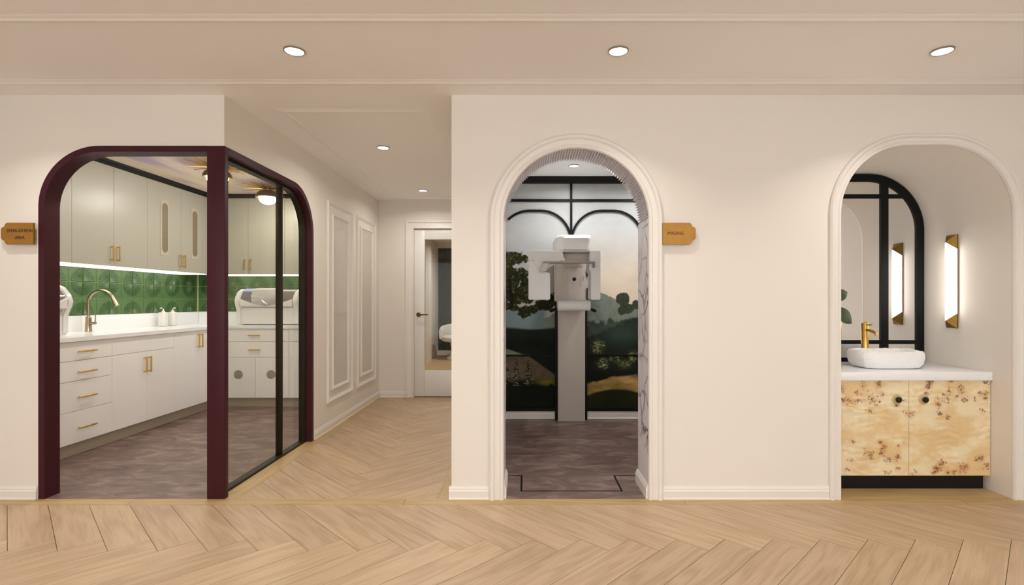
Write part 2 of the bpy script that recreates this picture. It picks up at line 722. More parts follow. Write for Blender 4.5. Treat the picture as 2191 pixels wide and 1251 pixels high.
# bronze inlay line in the imaging floor
for (a, b_, c, d_) in [(-0.19, -0.022, 3.555, 3.564), (0.612, 0.80, 3.555, 3.564), (-0.031, -0.019, 3.273, 3.564),
                       (0.603, 0.615, 3.273, 3.564), (-0.031, 0.615, 3.268, 3.277)]:
    box('inlay_strip', a, b_, c, d_, -0.004, 0.0012, 'black_metal', vf)


def clip_poly(poly, x0, x1, y0, y1):
    def cl(P, f, inter):
        out = []
        for i in range(len(P)):
            a, c = P[i], P[(i + 1) % len(P)]
            fa, fc = f(a), f(c)
            if fa >= 0:
                out.append(a)
            if (fa >= 0) != (fc >= 0):
                t = fa / (fa - fc)
                out.append((a[0] + t * (c[0] - a[0]), a[1] + t * (c[1] - a[1])))
        return out
    for f in (lambda p: p[0] - x0, lambda p: x1 - p[0], lambda p: p[1] - y0, lambda p: y1 - p[1]):
        if len(poly) < 3:
            return []
        poly = cl(poly, f, None)
    return poly


def poly_area(P):
    return 0.5 * abs(sum(P[i][0] * P[(i + 1) % len(P)][1] - P[(i + 1) % len(P)][0] * P[i][1] for i in range(len(P))))


PLANK_FULL = {}


def plank_mesh(local, key=None):
    if key and key in PLANK_FULL:
        return PLANK_FULL[key]
    bm = bmesh.new()
    A = [bm.verts.new((p[0], p[1], 0.0)) for p in local]
    B = [bm.verts.new((p[0], p[1], -0.013)) for p in local]
    n = len(local)
    bm.faces.new(A)
    for i in range(n):
        j = (i + 1) % n
        bm.faces.new((A[i], B[i], B[j], A[j]))
    bmesh.ops.recalc_face_normals(bm, faces=bm.faces[:])
    me = bpy.data.meshes.new('plank')
    bm.to_mesh(me)
    bm.free()
    if key:
        PLANK_FULL[key] = me
    return me


def lay_plank(centre, ang, local, mat, key=None, dz=0.0):
    o = link('plank', plank_mesh(local, key), mat)
    o.parent = fl
    o.location = Vector((centre[0], centre[1], dz)) - worigin(fl)
    o.rotation_euler = (0, 0, ang)
    return o


PW, PL, GAP = 0.17, 1.0, 0.0011


def herringbone(ox, oy, eu, ev, rect, ks, ms):
    for m_ in ms:
        for k in ks:
            for kind in 'HV':
                if kind == 'H':
                    u0, v0, lu, lv = k * PW + m_ * PL, k * PW - m_ * PL, PL, PW
                else:
                    u0, v0, lu, lv = k * PW + m_ * PL, k * PW + PW - m_ * PL, PW, PL
                g = GAP
                uv = [(u0 + g, v0 + g), (u0 + lu - g, v0 + g), (u0 + lu - g, v0 + lv - g), (u0 + g, v0 + lv - g)]
                P = [(ox + u * eu[0] + v * ev[0], oy + u * eu[1] + v * ev[1]) for u, v in uv]
                Q = clip_poly(P, *rect)
                if len(Q) < 3 or poly_area(Q) < 0.0006:
                    continue
                d = eu if kind == 'H' else ev
                ang = math.atan2(d[1], d[0])
                full = abs(poly_area(Q) - poly_area(P)) < 1e-6
                cx = sum(p[0] for p in P) / 4
                cy = sum(p[1] for p in P) / 4
                ca, sa = math.cos(-ang), math.sin(-ang)
                loc = [((p[0] - cx) * ca - (p[1] - cy) * sa, (p[0] - cx) * sa + (p[1] - cy) * ca) for p in Q]
                lay_plank((cx, cy), ang, loc, 'oak', 'full' if full else None, random.uniform(-0.0006, 0.0))


S2 = 1 / math.sqrt(2)
# reception: rows run along x, zig-zag joint at y = 2.548
eu, ev = (S2, -S2), (S2, S2)
Y0 = 2.548 - (PW / 2 - PL) * S2
X0 = -2.803 + (3.047 - Y0)
herringbone(X0, Y0, eu, ev, (-3.9, 4.3, 0.75, 3.05), range(-32, 60), (0, 1, 2))
# corridor: rows run along y, joint at x = -1.1
eu, ev = (S2, -S2), (-S2, -S2)
herringbone(-1.1 - (PL - PW / 2) * S2, 3.2, eu, ev, (-1.74, -0.54, D, DE), range(-40, 14), (0, 1))


def strip(x0, x1, y0, y1, mat='oak_border', along='x'):
    cx, cy = (x0 + x1) / 2, (y0 + y1) / 2
    hx, hy = (x1 - x0) / 2 - GAP, (y1 - y0) / 2 - GAP
    if along == 'x':
        lay_plank((cx, cy), 0, [(-hx, -hy), (hx, -hy), (hx, hy), (-hx, hy)], mat)
    else:
        lay_plank((cx, cy), math.pi / 2, [(-hy, -hx), (hy, -hx), (hy, hx), (-hy, hx)], mat)


xs = [-3.9, -2.35, -0.72, 0.95, 2.62, 4.3]
for a, c in zip(xs, xs[1:]):
    strip(a, c, 3.05, D + 0.003)
for a, c in ((D + 0.003, 4.6), (4.6, DE)):
    strip(XC - 0.045, -1.74, a, c, along='y')
    strip(-0.54, XP, a, c, along='y')
for i in range(4):
    strip(1.905, 2.946, D + 0.003 + i * 0.174, D + 0.003 + (i + 1) * 0.174)

# ---- ceilings
struct(box('ceiling', -3.9, 4.3, -2.6, D + 0.03, H, H + 0.1, 'ceiling_paint'), 'cream painted ceiling of the reception room')
struct(box('ceiling', XC - 0.04, XP + 0.04, D + 0.031, DE + 0.08, H, H + 0.1, 'ceiling_paint'), 'cream painted ceiling of the corridor')
struct(box('ceiling', -4.2, XC - 0.041, D + 0.031, DK + 0.15, H, H + 0.1, 'watercolour_paper'),
       'ceiling papered with lilac watercolour in the sterilization room')
struct(box('ceiling', XP + 0.041, 1.75, D + 0.031, DI + 0.1, H, H + 0.1, 'imaging_paint'), 'pale grey ceiling of the imaging room')

# ---- walls
q = quarter_path(-2.946, XC, 2.137, 0.37)
struct(prism('wall_front_left', [(-4.16, 0)] + q + [(XC, H), (-4.16, H)], 'y', D, D + 0.1, 'wall_paint'),
       'cream wall around the maroon framed opening')
q = quarter_path(4.457, D + 0.1, 2.137, 0.37)
struct(prism('wall_corridor_left', q + [(D + 0.1, H), (DE, H), (DE, 0)], 'x', XC - 0.1, XC, 'wall_paint'),
       'cream corridor wall with two moulded panels')
a1 = arch_path(-0.130 - 0.02, 0.744 + 0.02, 2.120 + 0.02, 0.457, 28)
a2 = arch_path(1.905 - 0.004, 2.946 + 0.004, 2.1395 + 0.004, 0.423, 20)
struct(prism('wall_front_right', [(XP, 0)] + a1 + a2 + [(4.3, 0), (4.3, H), (XP, H)], 'y', D, D + 0.28, 'wall_paint'),
       'long cream wall with the two arched openings')
struct(box('wall_corridor_right', XP, XP + 0.25, D + 0.281, DE, 0, H, 'wall_paint'), 'cream right wall of the corridor')
struct(box('wall_left', -4.0, -3.9, -2.6, D, 0, H, 'wall_paint'), 'cream left wall of the reception room')
struct(box('wall_right', 4.3, 4.4, -2.6, D + 0.28, 0, H, 'wall_paint'), 'cream right wall of the reception room')
wb = struct(box('wall_back', -3.9, 4.3, -2.7, -2.6, 2.33, H, 'wall_paint'), 'cream lintel over the added glazing behind the viewer')
box('fill_window_sill', -3.9, 4.3, -2.7, -2.6, 0, 0.12, 'wall_paint', wb)
for a, c in ((-3.9, -3.5), (-0.1, 0.4), (3.9, 4.3)):
    box('fill_window_pier', a, c, -2.7, -2.6, 0.1205, 2.3295, 'wall_paint', wb)
for k_, (a, c) in enumerate(((-3.5, -0.1), (0.4, 3.9))):  # openings added so world light evens out the front wall
    w_ = thing('fill_window_%d' % (k_ + 1), ((a + c) / 2, -2.65, 0.12), 'added glazing behind the viewer that lights the room, %s one' % ('left', 'right')[k_], None)
    w_['kind'] = 'structure'
    for xx in (a, (a + c) / 2 - 0.025, c - 0.05):
        box('fill_window_post', xx + 0.0005, xx + 0.0495, -2.68, -2.63, 0.1205, 2.3295, 'black_metal', w_)
    for xa, xb in ((a + 0.05, (a + c) / 2 - 0.025), ((a + c) / 2 + 0.025, c - 0.05)):
        box('pane', xa + 0.0005, xb - 0.0005, -2.658, -2.652, 0.1205, 2.3295, 'glass_clear', w_)
wk = struct(box('wall_kitchen_left', XK - 0.1, XK, D + 0.1, DK + 0.1, 0, H, 'grout'), 'left wall of the sterilization room with green tiles')
wkb = struct(box('wall_kitchen_back', XK, XC - 0.1, DK, DK + 0.1, 0, H, 'grout'), 'back wall of the sterilization room with green tiles')
struct(box('wall_imaging_back', XP + 0.25, 1.6, DI, DI + 0.1, 0, H, 'imaging_paint'), 'back wall of the imaging room')
struct(box('wall_imaging_right', 1.6, 1.7, D + 0.28, DI + 0.1, 0, H, 'imaging_paint'), 'right wall of the imaging room')
# corridor end wall with its door opening
struct(prism('wall_corridor_end', [(XC, 0), (-1.395, 0), (-1.395, 2.105), (-0.478, 2.105), (-0.478, 0), (XP, 0), (XP, H), (XC, H)],
             'y', DE, DE + 0.12, 'wall_paint'), 'cream end wall of the corridor')

# room seen through the glazed door
struct(box('wall_far_front', XP + 0.251, 1.3, DE, DE + 0.12, 0, H, 'wall_paint'), 'front wall of the far room')
struct(box('wall_far_front', -2.03, XC - 0.101, DE + 0.085, DE + 0.12, 0, H, 'wall_paint'), 'front return of the far room')
struct(box('floor', -2.3, 1.4, DE + 0.061, 12.1, -0.06, 0.0, 'oak_border'), 'oak floor of the far room behind the door')
struct(box('ceiling', -2.3, 1.4, DE + 0.081, 12.1, H, H + 0.1, 'ceiling_paint'), 'ceiling of the far room behind the door')
struct(box('wall_far_left', -2.03, -1.93, DE + 0.121, 12.0, 0, H, 'wall_paint'), 'left wall of the far room')
struct(box('wall_far_pilaster', -1.929, -1.85, DE + 0.121, 10.2, 0, H, 'wall_paint'), 'thicker near stretch of the far room wall')
struct(box('wall_far_right', 1.2, 1.3, DE + 0.121, 12.0, 0, H, 'wall_paint'), 'right wall of the far room')
struct(box('wall_far_back', -1.93, 1.2, 11.5, 11.6, 0, H, 'damask_paper'), 'grey damask papered wall of the far room')
struct(box('trim_far_cornice', -1.93, 1.2, 11.46, 11.5, 2.36, H, 'wall_paint'), 'cream cornice over the damask wall')
struct(box('baseboard_far', -1.93, 1.2, 11.48, 11.5, 0, 0.1, 'trim_paint'), 'cream baseboard below the damask wall')

# ---- niche shell
inner = arch_path(1.905, 2.946, 2.1395, 0.419, 20)
outer = arch_path(1.865, 2.986, 2.1795, 0.459, 20)
loops = []
for (p, r_) in zip(inner, outer):
    loops.append([(p[0], D + 0.002, p[1]), (p[0], DN, p[1]), (r_[0], DN, r_[1]), (r_[0], D + 0.281, r_[1]),
                  (p[0] * 0.999 + r_[0] * 0.001, D + 0.281, p[1] * 0.999 + r_[1] * 0.001)])
# keep the shell thin inside the wall thickness
loops = [[l[0], l[1], l[2], l[3]] if False else [l[0], l[1], l[2], (l[3][0], D + 0.2805, l[3][2]),
         (l[0][0] + (l[3][0] - l[0][0]) * 0.08, D + 0.2805, l[0][2] + (l[3][2] - l[0][2]) * 0.08),
         (l[0][0] + (l[3][0] - l[0][0]) * 0.08, D + 0.002, l[0][2] + (l[3][2] - l[0][2]) * 0.08)] for l in loops]
struct(rings('wall_niche', loops, 'wall_paint', None, True, True, 35), 'vaulted cream lining of the vanity niche')
struct(prism('wall_niche_back', arch_path(1.865, 2.986, 2.1795, 0.459, 12), 'y', DN + 0.001, DN + 0.06, 'wall_paint'),
       'back wall of the vanity niche')

# ---- casings of the arches
CAS = [(0.0, D - 0.0005), (0.0, D - 0.016), (0.012, D - 0.026), (0.026, D - 0.026), (0.036, D - 0.016), (0.062, D - 0.013),
       (0.070, D - 0.020), (0.082, D - 0.020), (0.088, D - 0.012), (0.088, D - 0.0005)]
t = sweep_arch('trim_imaging_arch', lambda o: arch_path(-0.218 + o, 0.832 - o, 2.2075 - o, 0.525 - o, 28), CAS, 'trim_paint')
struct(t, 'moulded cream casing round the imaging arch')
CAS2 = [(o * 0.772, y) for o, y in CAS]
t = sweep_arch('trim_niche_arch', lambda o: arch_path(1.837 + o, 3.014 - o, 2.2075 - o, 0.487 - o, 22), CAS2, 'trim_paint')
struct(t, 'moulded cream casing round the vanity niche')

# ---- marble lining of the imaging arch: flat jambs, ribbed vault
RC = (0.307, 1.683)
R0 = 0.437
jt = thing('trim_marble_lining', (RC[0], D + 0.14, 0), 'violet veined marble lining inside the imaging arch', None)
jt['kind'] = 'structure'
for s in (-1, 1):
    xa, xb = sorted((RC[0] + s * R0, RC[0] + s * (R0 + 0.0195)))
    box('jamb_slab', xa, xb, D + 0.001, D + 0.2815, 0.0, 1.70, 'violet_marble', jt)
    xa, xb = sorted((RC[0] + s * (R0 - 0.014), RC[0] + s * (R0 - 0.0005)))
    bb = prism('jamb_baseboard', [(xa if s > 0 else xb, 0), (xb if s > 0 else xa, 0), (xb if s > 0 else xa, 0.088),
                                  ((xa + 0.009) if s > 0 else xb - 0.009, 0.084), ((xa + 0.004) if s > 0 else xb - 0.004, 0.07),
                                  (xa if s > 0 else xb, 0.062)], 'y', D + 0.001, D + 0.300, 'trim_paint', jt)
nf = 80
loops = []
a_start, a_end = math.radians(3), math.radians(177)
for k in range(nf * 6 + 1):
    a = a_start + (a_end - a_start) * k / (nf * 6)
    ph = (k % 6) / 6.0
    rr = R0 + 0.0175 - (0.0, 0.011, 0.0165, 0.0165, 0.011, 0.0)[k % 6]
    c, s = math.cos(a), math.sin(a)
    loops.append([(RC[0] + rr * c, D + 0.001, RC[1] + rr * s), (RC[0] + rr * c, D + 0.2815, RC[1] + rr * s),
                  (RC[0] + (R0 + .0195) * c, D + 0.2815, RC[1] + (R0 + .0195) * s), (RC[0] + (R0 + .0195) * c, D + 0.001, RC[1] + (R0 + .0195) * s)])
o = rings('ribbed_vault', loops, 'marble_ribs', jt, True, True, 80)
o['label'] = 'ribbed marble underside of the arch'

# ---- baseboards
BB = [(0.0, 0.0), (-0.016, 0.0), (-0.016, 0.008), (-0.012, 0.012), (-0.013, 0.05), (-0.010, 0.058), (-0.010, 0.066), (-0.006, 0.072),
      (-0.005, 0.078), (0.0, 0.078)]


def baseboard(name, x0, x1, y, label, dx=False, sgn=1):
    if not dx:
        o = prism(name, [(y + p[0], p[1]) for p in BB], 'x', x0, x1, 'trim_paint')
    else:
        o = prism(name, [(y - sgn * p[0], p[1]) for p in BB], 'y', x0, x1, 'trim_paint')
    return struct(o, label)


baseboard('baseboard_front_left', -3.9, -2.952, D, 'cream baseboard left of the maroon opening')
baseboard('baseboard_pier', XP - 0.014, -0.219, D, 'cream baseboard of the pier beside the corridor')
baseboard('baseboard_front', 0.833, 1.836, D, 'cream baseboard between the two arches')
baseboard('baseboard_front_right', 3.015, 4.3, D, 'cream baseboard right of the niche')
baseboard('baseboard_corridor_left', 4.475, DE - 0.017, XC, 'cream baseboard along the corridor wall', True, 1)
baseboard('baseboard_corridor_right', D + 0.001, DE, XP, 'cream baseboard along the corridor pier', True, -1)
baseboard('baseboard_corridor_end', XC + 0.017, -1.49, DE, 'cream baseboard of the corridor end wall')
baseboard('baseboard_imaging', XP + 0.25, 1.6, DI, 'cream baseboard under the mural')

# ---- ceiling mouldings
MP = [(0.0, 0.0), (0.012, -0.0022), (0.024, -0.0030), (0.034, -0.0040), (0.044, -0.0070), (0.050, -0.0070), (0.052, 0.0)]


def moulding_x(name, x0, x1, y0, label):
    o = prism(name, [(y0 + p[0], H - 0.0005 + p[1]) for p in MP], 'x', x0, x1, 'ceiling_paint')
    return struct(o, label)


moulding_x('trim_ceiling_near', -3.9, 4.3, 2.25, 'ceiling moulding nearest the viewer')
moulding_x('trim_ceiling_wall', -3.9, 4.3, 2.915, 'ceiling moulding along the front wall')
# rectangular moulding in the corridor ceiling
rx0, rx1, ry0, ry1 = -1.625, -0.645, 3.36, 6.33
prof = [(0.0, 0.0), (0.012, -0.0025), (0.024, -0.0035), (0.034, -0.0045), (0.042, -0.0080), (0.047, -0.0080), (0.048, 0.0)]
loops = []
for (sx, sy, cx, cy) in ((1, 1, rx0, ry0), (-1, 1, rx1, ry0), (-1, -1, rx1, ry1), (1, -1, rx0, ry1), (1, 1, rx0, ry0)):
    loops.append([(cx + sx * o_, cy + sy * o_, H - 0.0005 + h) for o_, h in prof])
struct(rings('trim_ceiling_corridor', loops, 'ceiling_paint', None, True, False, 30), 'rectangular moulding on the corridor ceiling')

# ================================================================== MAROON FRAME + GLAZED SCREEN
mf = thing('maroon_door_frame', (-2.4, D + 0.05, 0), 'glossy maroon rounded door frame with corner post at the sterilization room', 'door frame')
FP = [(0.0, D - 0.004), (0.037, D - 0.004), (0.037, D + 0.101), (0.0, D + 0.101)]
sweep_arch('front_frame', lambda o: quarter_path(-2.946 + o, XC - 0.10, 2.137 - o, 0.37 - o, 24), FP, 'maroon_lacquer', mf)
box('corner_post', XC - 0.103, XC + 0.004, D - 0.004, D + 0.037, 0, 2.137, 'maroon_lacquer', mf, 0.002)
FS = [(0.0, XC + 0.004), (0.040, XC + 0.004), (0.040, XC - 0.101), (0.0, XC - 0.101)]
sweep_arch('side_frame', lambda o: quarter_path(4.457 - o, D + 0.038, 2.137 - o, 0.37 - o, 24), FS, 'maroon_lacquer', mf, True)

gs = thing('glazed_screen', (XC - 0.07, 3.8, 0), 'dark framed tinted glass screen behind the maroon corner post', 'glass screen')
FL = [(0.0405, XC - 0.046), (0.056, XC - 0.046), (0.056, XC - 0.1), (0.0405, XC - 0.1)]
sweep_arch('screen_frame', lambda o: quarter_path(4.457 - o, D + 0.038, 2.137 - o, 0.37 - o, 24, 0.012), FL, 'bronze_black', gs, True)
box('sill_rail', XC - 0.1, XC - 0.046, D + 0.038, 4.415, 0.0, 0.014, 'bronze_black', gs)
box('mullion', XC - 0.1, XC - 0.05, 3.993, 4.008, 0.014, 2.078, 'bronze_black', gs, 0.001)
box('pane', XC - 0.078, XC - 0.072, D + 0.038, 3.992, 0.0145, 2.08, 'glass_tinted', gs)
pq = [(4.009, 0.0145)] + [(4.009, 2.08)] + [(p[0], p[1]) for p in quarter_path(4.457 - 0.057, 4.05, 2.137 - 0.057, 0.37 - 0.057, 16, 0.0145)][::-1][1:]
prism('pane', pq, 'x', XC - 0.078, XC - 0.072, 'glass_tinted', gs)

# ================================================================== CORRIDOR
def picture_frame(parent, y0, y1, z0, z1, name='moulding'):
    pr = [(0.0, 0.0), (0.0, 0.010), (0.008, 0.020), (0.018, 0.020), (0.024, 0.010), (0.032, 0.008), (0.036, 0.0)]
    lp = []
    for (sy, sz, cy, cz) in ((1, 1, y0, z0), (-1, 1, y1, z0), (-1, -1, y1, z1), (1, -1, y0, z1), (1, 1, y0, z0)):
        lp.append([(XC + 0.0005 + h, cy + sy * o_, cz + sz * o_) for o_, h in pr])
    return rings(name, lp, 'trim_paint', parent, True, False, 30)


for (ya, yb, lab) in ((4.755, 5.445, 'tall moulded wall panel nearer the maroon frame'), (5.60, 6.285, 'tall moulded wall panel nearer the corridor end')):
    t = thing('wall_panel', (XC, (ya + yb) / 2, 1.18), lab, 'wall panel', 'moulded panels on the corridor wall')
    picture_frame(t, ya, yb, 0.255, 2.125)
    picture_frame(t, ya + 0.115, yb - 0.115, 0.36, 2.02)
    box('inner_sheet', XC + 0.0005, XC + 0.004, ya + 0.15, yb - 0.15, 0.395, 1.985, 'panel_glass_paint', t)

# glazed door at the corridor end
dr = thing('door_1', (-0.94, DE + 0.05, 0), 'white glazed door with bronze lever at the corridor end', None)
dr['kind'] = 'structure'
x0, x1 = -1.383, -0.49
yd0, yd1 = DE + 0.02, DE + 0.065
box('stile', x0, x0 + 0.128, yd0, yd1, 0.006, 2.09, 'door_white', dr, 0.003)
box('stile', x1 - 0.128, x1, yd0, yd1, 0.006, 2.09, 'door_white', dr, 0.003)
box('rail', x0 + 0.1285, x1 - 0.1285, yd0, yd1, 1.964, 2.09, 'door_white', dr, 0.003)
box('rail', x0 + 0.1285, x1 - 0.1285, yd0, yd1, 0.006, 0.328, 'door_white', dr, 0.003)
box('pane', x0 + 0.1285, x1 - 0.1285, yd0 + 0.02, yd0 + 0.026, 0.3285, 1.9635, 'glass_clear', dr)
hn = lathe('handle', [(0.028, 0.0), (0.028, -0.008), (0.022, -0.011), (0.010, -0.011), (0.010, -0.045), (0.004, -0.046)],
           (-1.331, yd0 - 0.0005, 1.026), 'bronze_handle', dr, 24, 'y')
hn['label'] = 'bronze lever handle'
tube('lever', [(-1.333, yd0 - 0.042, 1.026), (-1.28, yd0 - 0.044, 1.027), (-1.205, yd0 - 0.044, 1.027)], [0.010, 0.009, 0.008], 'bronze_handle', hn)
cs = thing('trim_door_casing', (-0.94, DE, 0), 'cream moulded casing of the corridor door', None)
cs['kind'] = 'structure'
CP = [(0.0, DE - 0.0005), (0.0, DE - 0.022), (0.02, DE - 0.022), (0.03, DE - 0.012), (0.085, DE - 0.010), (0.095, DE - 0.016), (0.099, DE + 0.018), (0.099, DE + 0.019), (0.09, DE - 0.0005)]
def cpath(o):
    return [(-1.485 + o, 0), (-1.485 + o, 2.192 - o), (-0.449, 2.192 - o)]
sweep_arch('casing', cpath, CP[:6] + [(0.095, DE - 0.0005)], 'trim_paint', cs)
box('stop', -1.395, -1.3835, DE + 0.001, DE + 0.10, 0, 2.105, 'trim_paint', cs)

# white barrel chair in the far room
ch = thing('barrel_chair', (-1.38, 10.75, 0), 'white upholstered barrel chair seen through the glazed corridor door', 'chair')
lathe('pedestal', [(0.25, 0.0), (0.25, 0.02), (0.19, 0.05), (0.15, 0.18), (0.17, 0.32), (0.22, 0.36)], (-1.38, 10.75, 0), 'boucle', ch, 28)
lathe('seat', [(0.30, 0.362), (0.345, 0.38), (0.36, 0.42), (0.35, 0.455), (0.31, 0.475), (0.15, 0.482)], (-1.38, 10.75, 0), 'boucle', ch, 28)
loops = []
for k in range(25):
    a = math.radians(-20 + 220 * k / 24)
    hh = 0.715 - 0.10 * abs(k - 12) / 12 * abs(k - 12) / 12
    c, s = math.cos(a), math.sin(a)
    loops.append([(-1.38 + r_ * c, 10.75 + r_ * s, z) for r_, z in ((0.365, 0.40), (0.40, 0.42), (0.41, hh - 0.05), (0.38, hh), (0.33, hh - 0.02), (0.32, hh - 0.08), (0.325, 0.50))])
rings('backrest', loops, 'boucle', ch)

# ================================================================== CEILING LIGHTS
LM = (-1.15, 0.463, 2.076)
nm = ('above the maroon framed opening', 'above the imaging arch', 'above the vanity niche')
for x, n_ in zip(LM, nm):
    downlight(x, 2.583, 'round downlight in the reception ceiling ' + n_, P_FRONT, spread=BEAM_FRONT)
downlight(-2.763, 2.583, 'added round downlight in the reception ceiling, unseen past the left edge of the view', P_FRONT, spread=BEAM_FRONT)  # added to brighten the left end of the front wall
for x, n_ in zip((-2.763,) + LM, ('leftmost', 'second', 'third', 'rightmost')):  # both rows are out of view, added to raise the room light
    downlight(x, 0.95, 'added overhead downlight of the unseen row above the viewer, %s one' % n_, P_MAIN)
    downlight(x, -0.95, 'added overhead downlight of the unseen row behind the viewer, %s one' % n_, P_MAIN)
downlight(-1.155, 4.213, 'round downlight in the corridor ceiling nearer the reception', P_HALL)
downlight(-1.155, 5.856, 'round downlight in the corridor ceiling nearer the glazed door', P_HALL)
downlight(0.448, 4.78, 'round downlight in the imaging room ceiling over the x-ray machine', P_IMG, NEUT)
downlight(1.2, 4.78, 'added round downlight in the imaging room ceiling, right and out of sight', P_IMG, NEUT)  # hidden extra light, added for imaging room brightness
downlight(-0.95, 8.2, 'added unseen downlight of the far room nearer the door', P_BACK)  # this and the next are added to light the room behind the door
downlight(-0.95, 10.2, 'added unseen downlight of the far room over the chair', P_BACK)

# ================================================================== SIGNS
def sign(x0, x1, z0, z1, notch_left, label, lines):
    t = thing('sign', ((x0 + x1) / 2, D, (z0 + z1) / 2), label, 'sign')
    r = 0.016
    hz = z1 - z0
    xe = x0 if notch_left else x1
    xo = x1 if notch_left else x0
    s = 1 if notch_left else -1
    P = [(xo, z0)]
    # stepped ogee end
    def arc(cx, cz, rad, a0, a1, n=5):
        return [(cx + s * rad * math.cos(math.radians(a0 + (a1 - a0) * i / n)), cz + rad * math.sin(math.radians(a0 + (a1 - a0) * i / n))) for i in range(n + 1)]
    P += [(xe + s * 0.036, z0)]
    P += arc(xe + s * 0.044, z0 + 0.022, 0.022, 250, 180)[1:]
    P += arc(xe + s * 0.022, z0 + 0.045, 0.022, 270, 180)
    P += arc(xe + s * 0.022, z1 - 0.045, 0.022, 180, 90)
    P += arc(xe + s * 0.044, z1 - 0.022, 0.022, 180, 110)[:-1]
    P += [(xe + s * 0.036, z1), (xo, z1)]
    prism('plaque', P, 'y', D - 0.034, D - 0.022, 'brass_brushed', t, 0.0015)
    for sx in (0.3, 0.7):
        xx = x0 + (x1 - x0) * sx
        lathe('standoff', [(0.008, 0.0), (0.008, 0.0215)], (xx, D - 0.0218, (z0 + z1) / 2), 'brass_brushed', t, 10, 'y')
    for (txt, cx, cz, size, wmax) in lines:
        cu = bpy.data.curves.new('lettering', 'FONT')
        cu.body = txt
        cu.align_x = 'CENTER'
        cu.align_y = 'CENTER'
        cu.size = size
        cu.extrude = 0.0006
        to = bpy.data.objects.new('tmp_text', cu)
        COL.objects.link(to)
        bpy.context.view_layer.update()
        me = bpy.data.meshes.new_from_object(to.evaluated_get(bpy.context.evaluated_depsgraph_get()))
        bpy.data.objects.remove(to, do_unlink=True)
        xsz = [v.co.x for v in me.vertices]
        k = wmax / (max(xsz) - min(xsz))
        for v in me.vertices:
            v.co = Vector((cx + v.co.x * k, D - 0.0345 - v.co.z, cz + v.co.y))
        link('lettering', me, 'ink', t)
    return t


sign(-3.144, -2.9475, 1.537, 1.667, True, 'brass sign reading STERILIZATION AREA beside the maroon frame',
     [('STERILIZATION', -3.028, 1.6185, 0.027, 0.152), ('AREA', -3.028, 1.577, 0.027, 0.058)])
sign(0.824, 1.022, 1.537, 1.667, False, 'brass sign reading IMAGING beside the arch', [('IMAGING', 0.899, 1.603, 0.026, 0.096)])

# ================================================================== STERILIZATION ROOM
# ---- tiles: each a quarter of a sunburst
def tile_mesh(w, h):
    bm = bmesh.new()
    g = 0.0022
    T = 0.0035
    W_, H_ = w - 2 * g, h - 2 * g
    back = [bm.verts.new((x, 0, z)) for x, z in ((0, 0), (W_, 0), (W_, H_), (0, H_))]
    front = [bm.verts.new((x, -T, z)) for x, z in ((0, 0), (W_, 0), (W_, H_), (0, H_))]
    for i in range(4):
        j = (i + 1) % 4
        bm.faces.new((back[i], back[j], front[j], front[i]))
    bm.faces.new((front[0], front[1], front[2], front[3]))
    # sunburst quarter centred on the (0,0) corner: alternating raised petals and dark valleys
    n = 9
    R1, R2 = 0.83 * W_, 0.30 * W_
    for k in range(n):
        a0 = math.pi / 2 * k / n
        a1 = math.pi / 2 * (k + 1) / n
        am = (a0 + a1) / 2

        def pt(r, a, y):
            return bm.verts.new((r * math.cos(a), y, r * math.sin(a) * H_ / W_))
        # dark scalloped sector
        i0, i1 = pt(R2, a0, -T - 0.0012), pt(R2, a1, -T - 0.0012)
        o0, om, o1 = pt(R1 * 0.95, a0, -T - 0.0008), pt(R1, am, -T - 0.0030), pt(R1 * 0.95, a1, -T - 0.0008)
        m0 = pt(R2, am, -T - 0.0032)
        for f in ((i0, o0, om, m0), (m0, om, o1, i1)):
            bm.faces.new(f[::-1]).material_index = 1
        # pale centre ray
        cc = pt(0.004, am, -T - 0.004)
        r0, r1 = pt(R2, a0, -T - 0.0010), pt(R2, a1, -T - 0.0010)
        rm = pt(R2 * (1.5 if k % 2 else 1.0), am, -T - 0.0042)
        bm.faces.new((cc, r0, rm)[::-1]).material_index = 2 if k % 2 else 1
        bm.faces.new((cc, rm, r1)[::-1]).material_index = 2 if k % 2 else 1
    me = bpy.data.meshes.new('tile')
    bm.to_mesh(me)
    bm.free()
    for k in ('tile_green', 'tile_green_dark', 'tile_green_pale'):
        me.materials.append(MATS[k])
    return me


TW, TH = 0.1505, 0.1545
tmesh = tile_mesh(TW, TH)
Z0T = 1.065


def put_tile(parent, loc, rz, flipx, flipz):
    o = bpy.data.objects.new('tile', tmesh)
    COL.objects.link(o)
    o.parent = parent
    o.location = Vector(loc) - worigin(parent)
    o.rotation_euler = (0, 0, rz)
    o.scale = (-1 if flipx else 1, 1, -1 if flipz else 1)


# left wall: local x runs along +y (rz = +90 deg turns the front, -y, to +x)
for r_ in range(3):
    zb = Z0T + r_ * TH
    cz_even = (r_ % 2 == 0)
    for c_ in range(-3, 12):
        yb = 4.755 + c_ * TW
        left_centre = (c_ % 2 == 0)
        if yb + TW > DK - 0.004:
            continue
        yy = yb + 0.0022 if left_centre else yb + TW - 0.0022
        zz = zb + 0.0022 if cz_even else zb + TH - 0.0022
        put_tile(wk, (XK + 0.0002, yy, zz), math.pi / 2, not left_centre, not cz_even)
for r_ in range(3):
    zb = Z0T + r_ * TH
    cz_even = (r_ % 2 == 0)
    for c_ in range(0, 14):
        xb = XK + 0.012 + c_ * TW
        lc = (c_ % 2 == 1)
        if xb + TW > XC - 0.1:
            continue
        xx = xb + 0.0022 if lc else xb + TW - 0.0022
        zz = zb + 0.0022 if cz_even else zb + TH - 0.0022
        put_tile(wkb, (xx, DK - 0.0002, zz), 0.0, not lc, not cz_even)

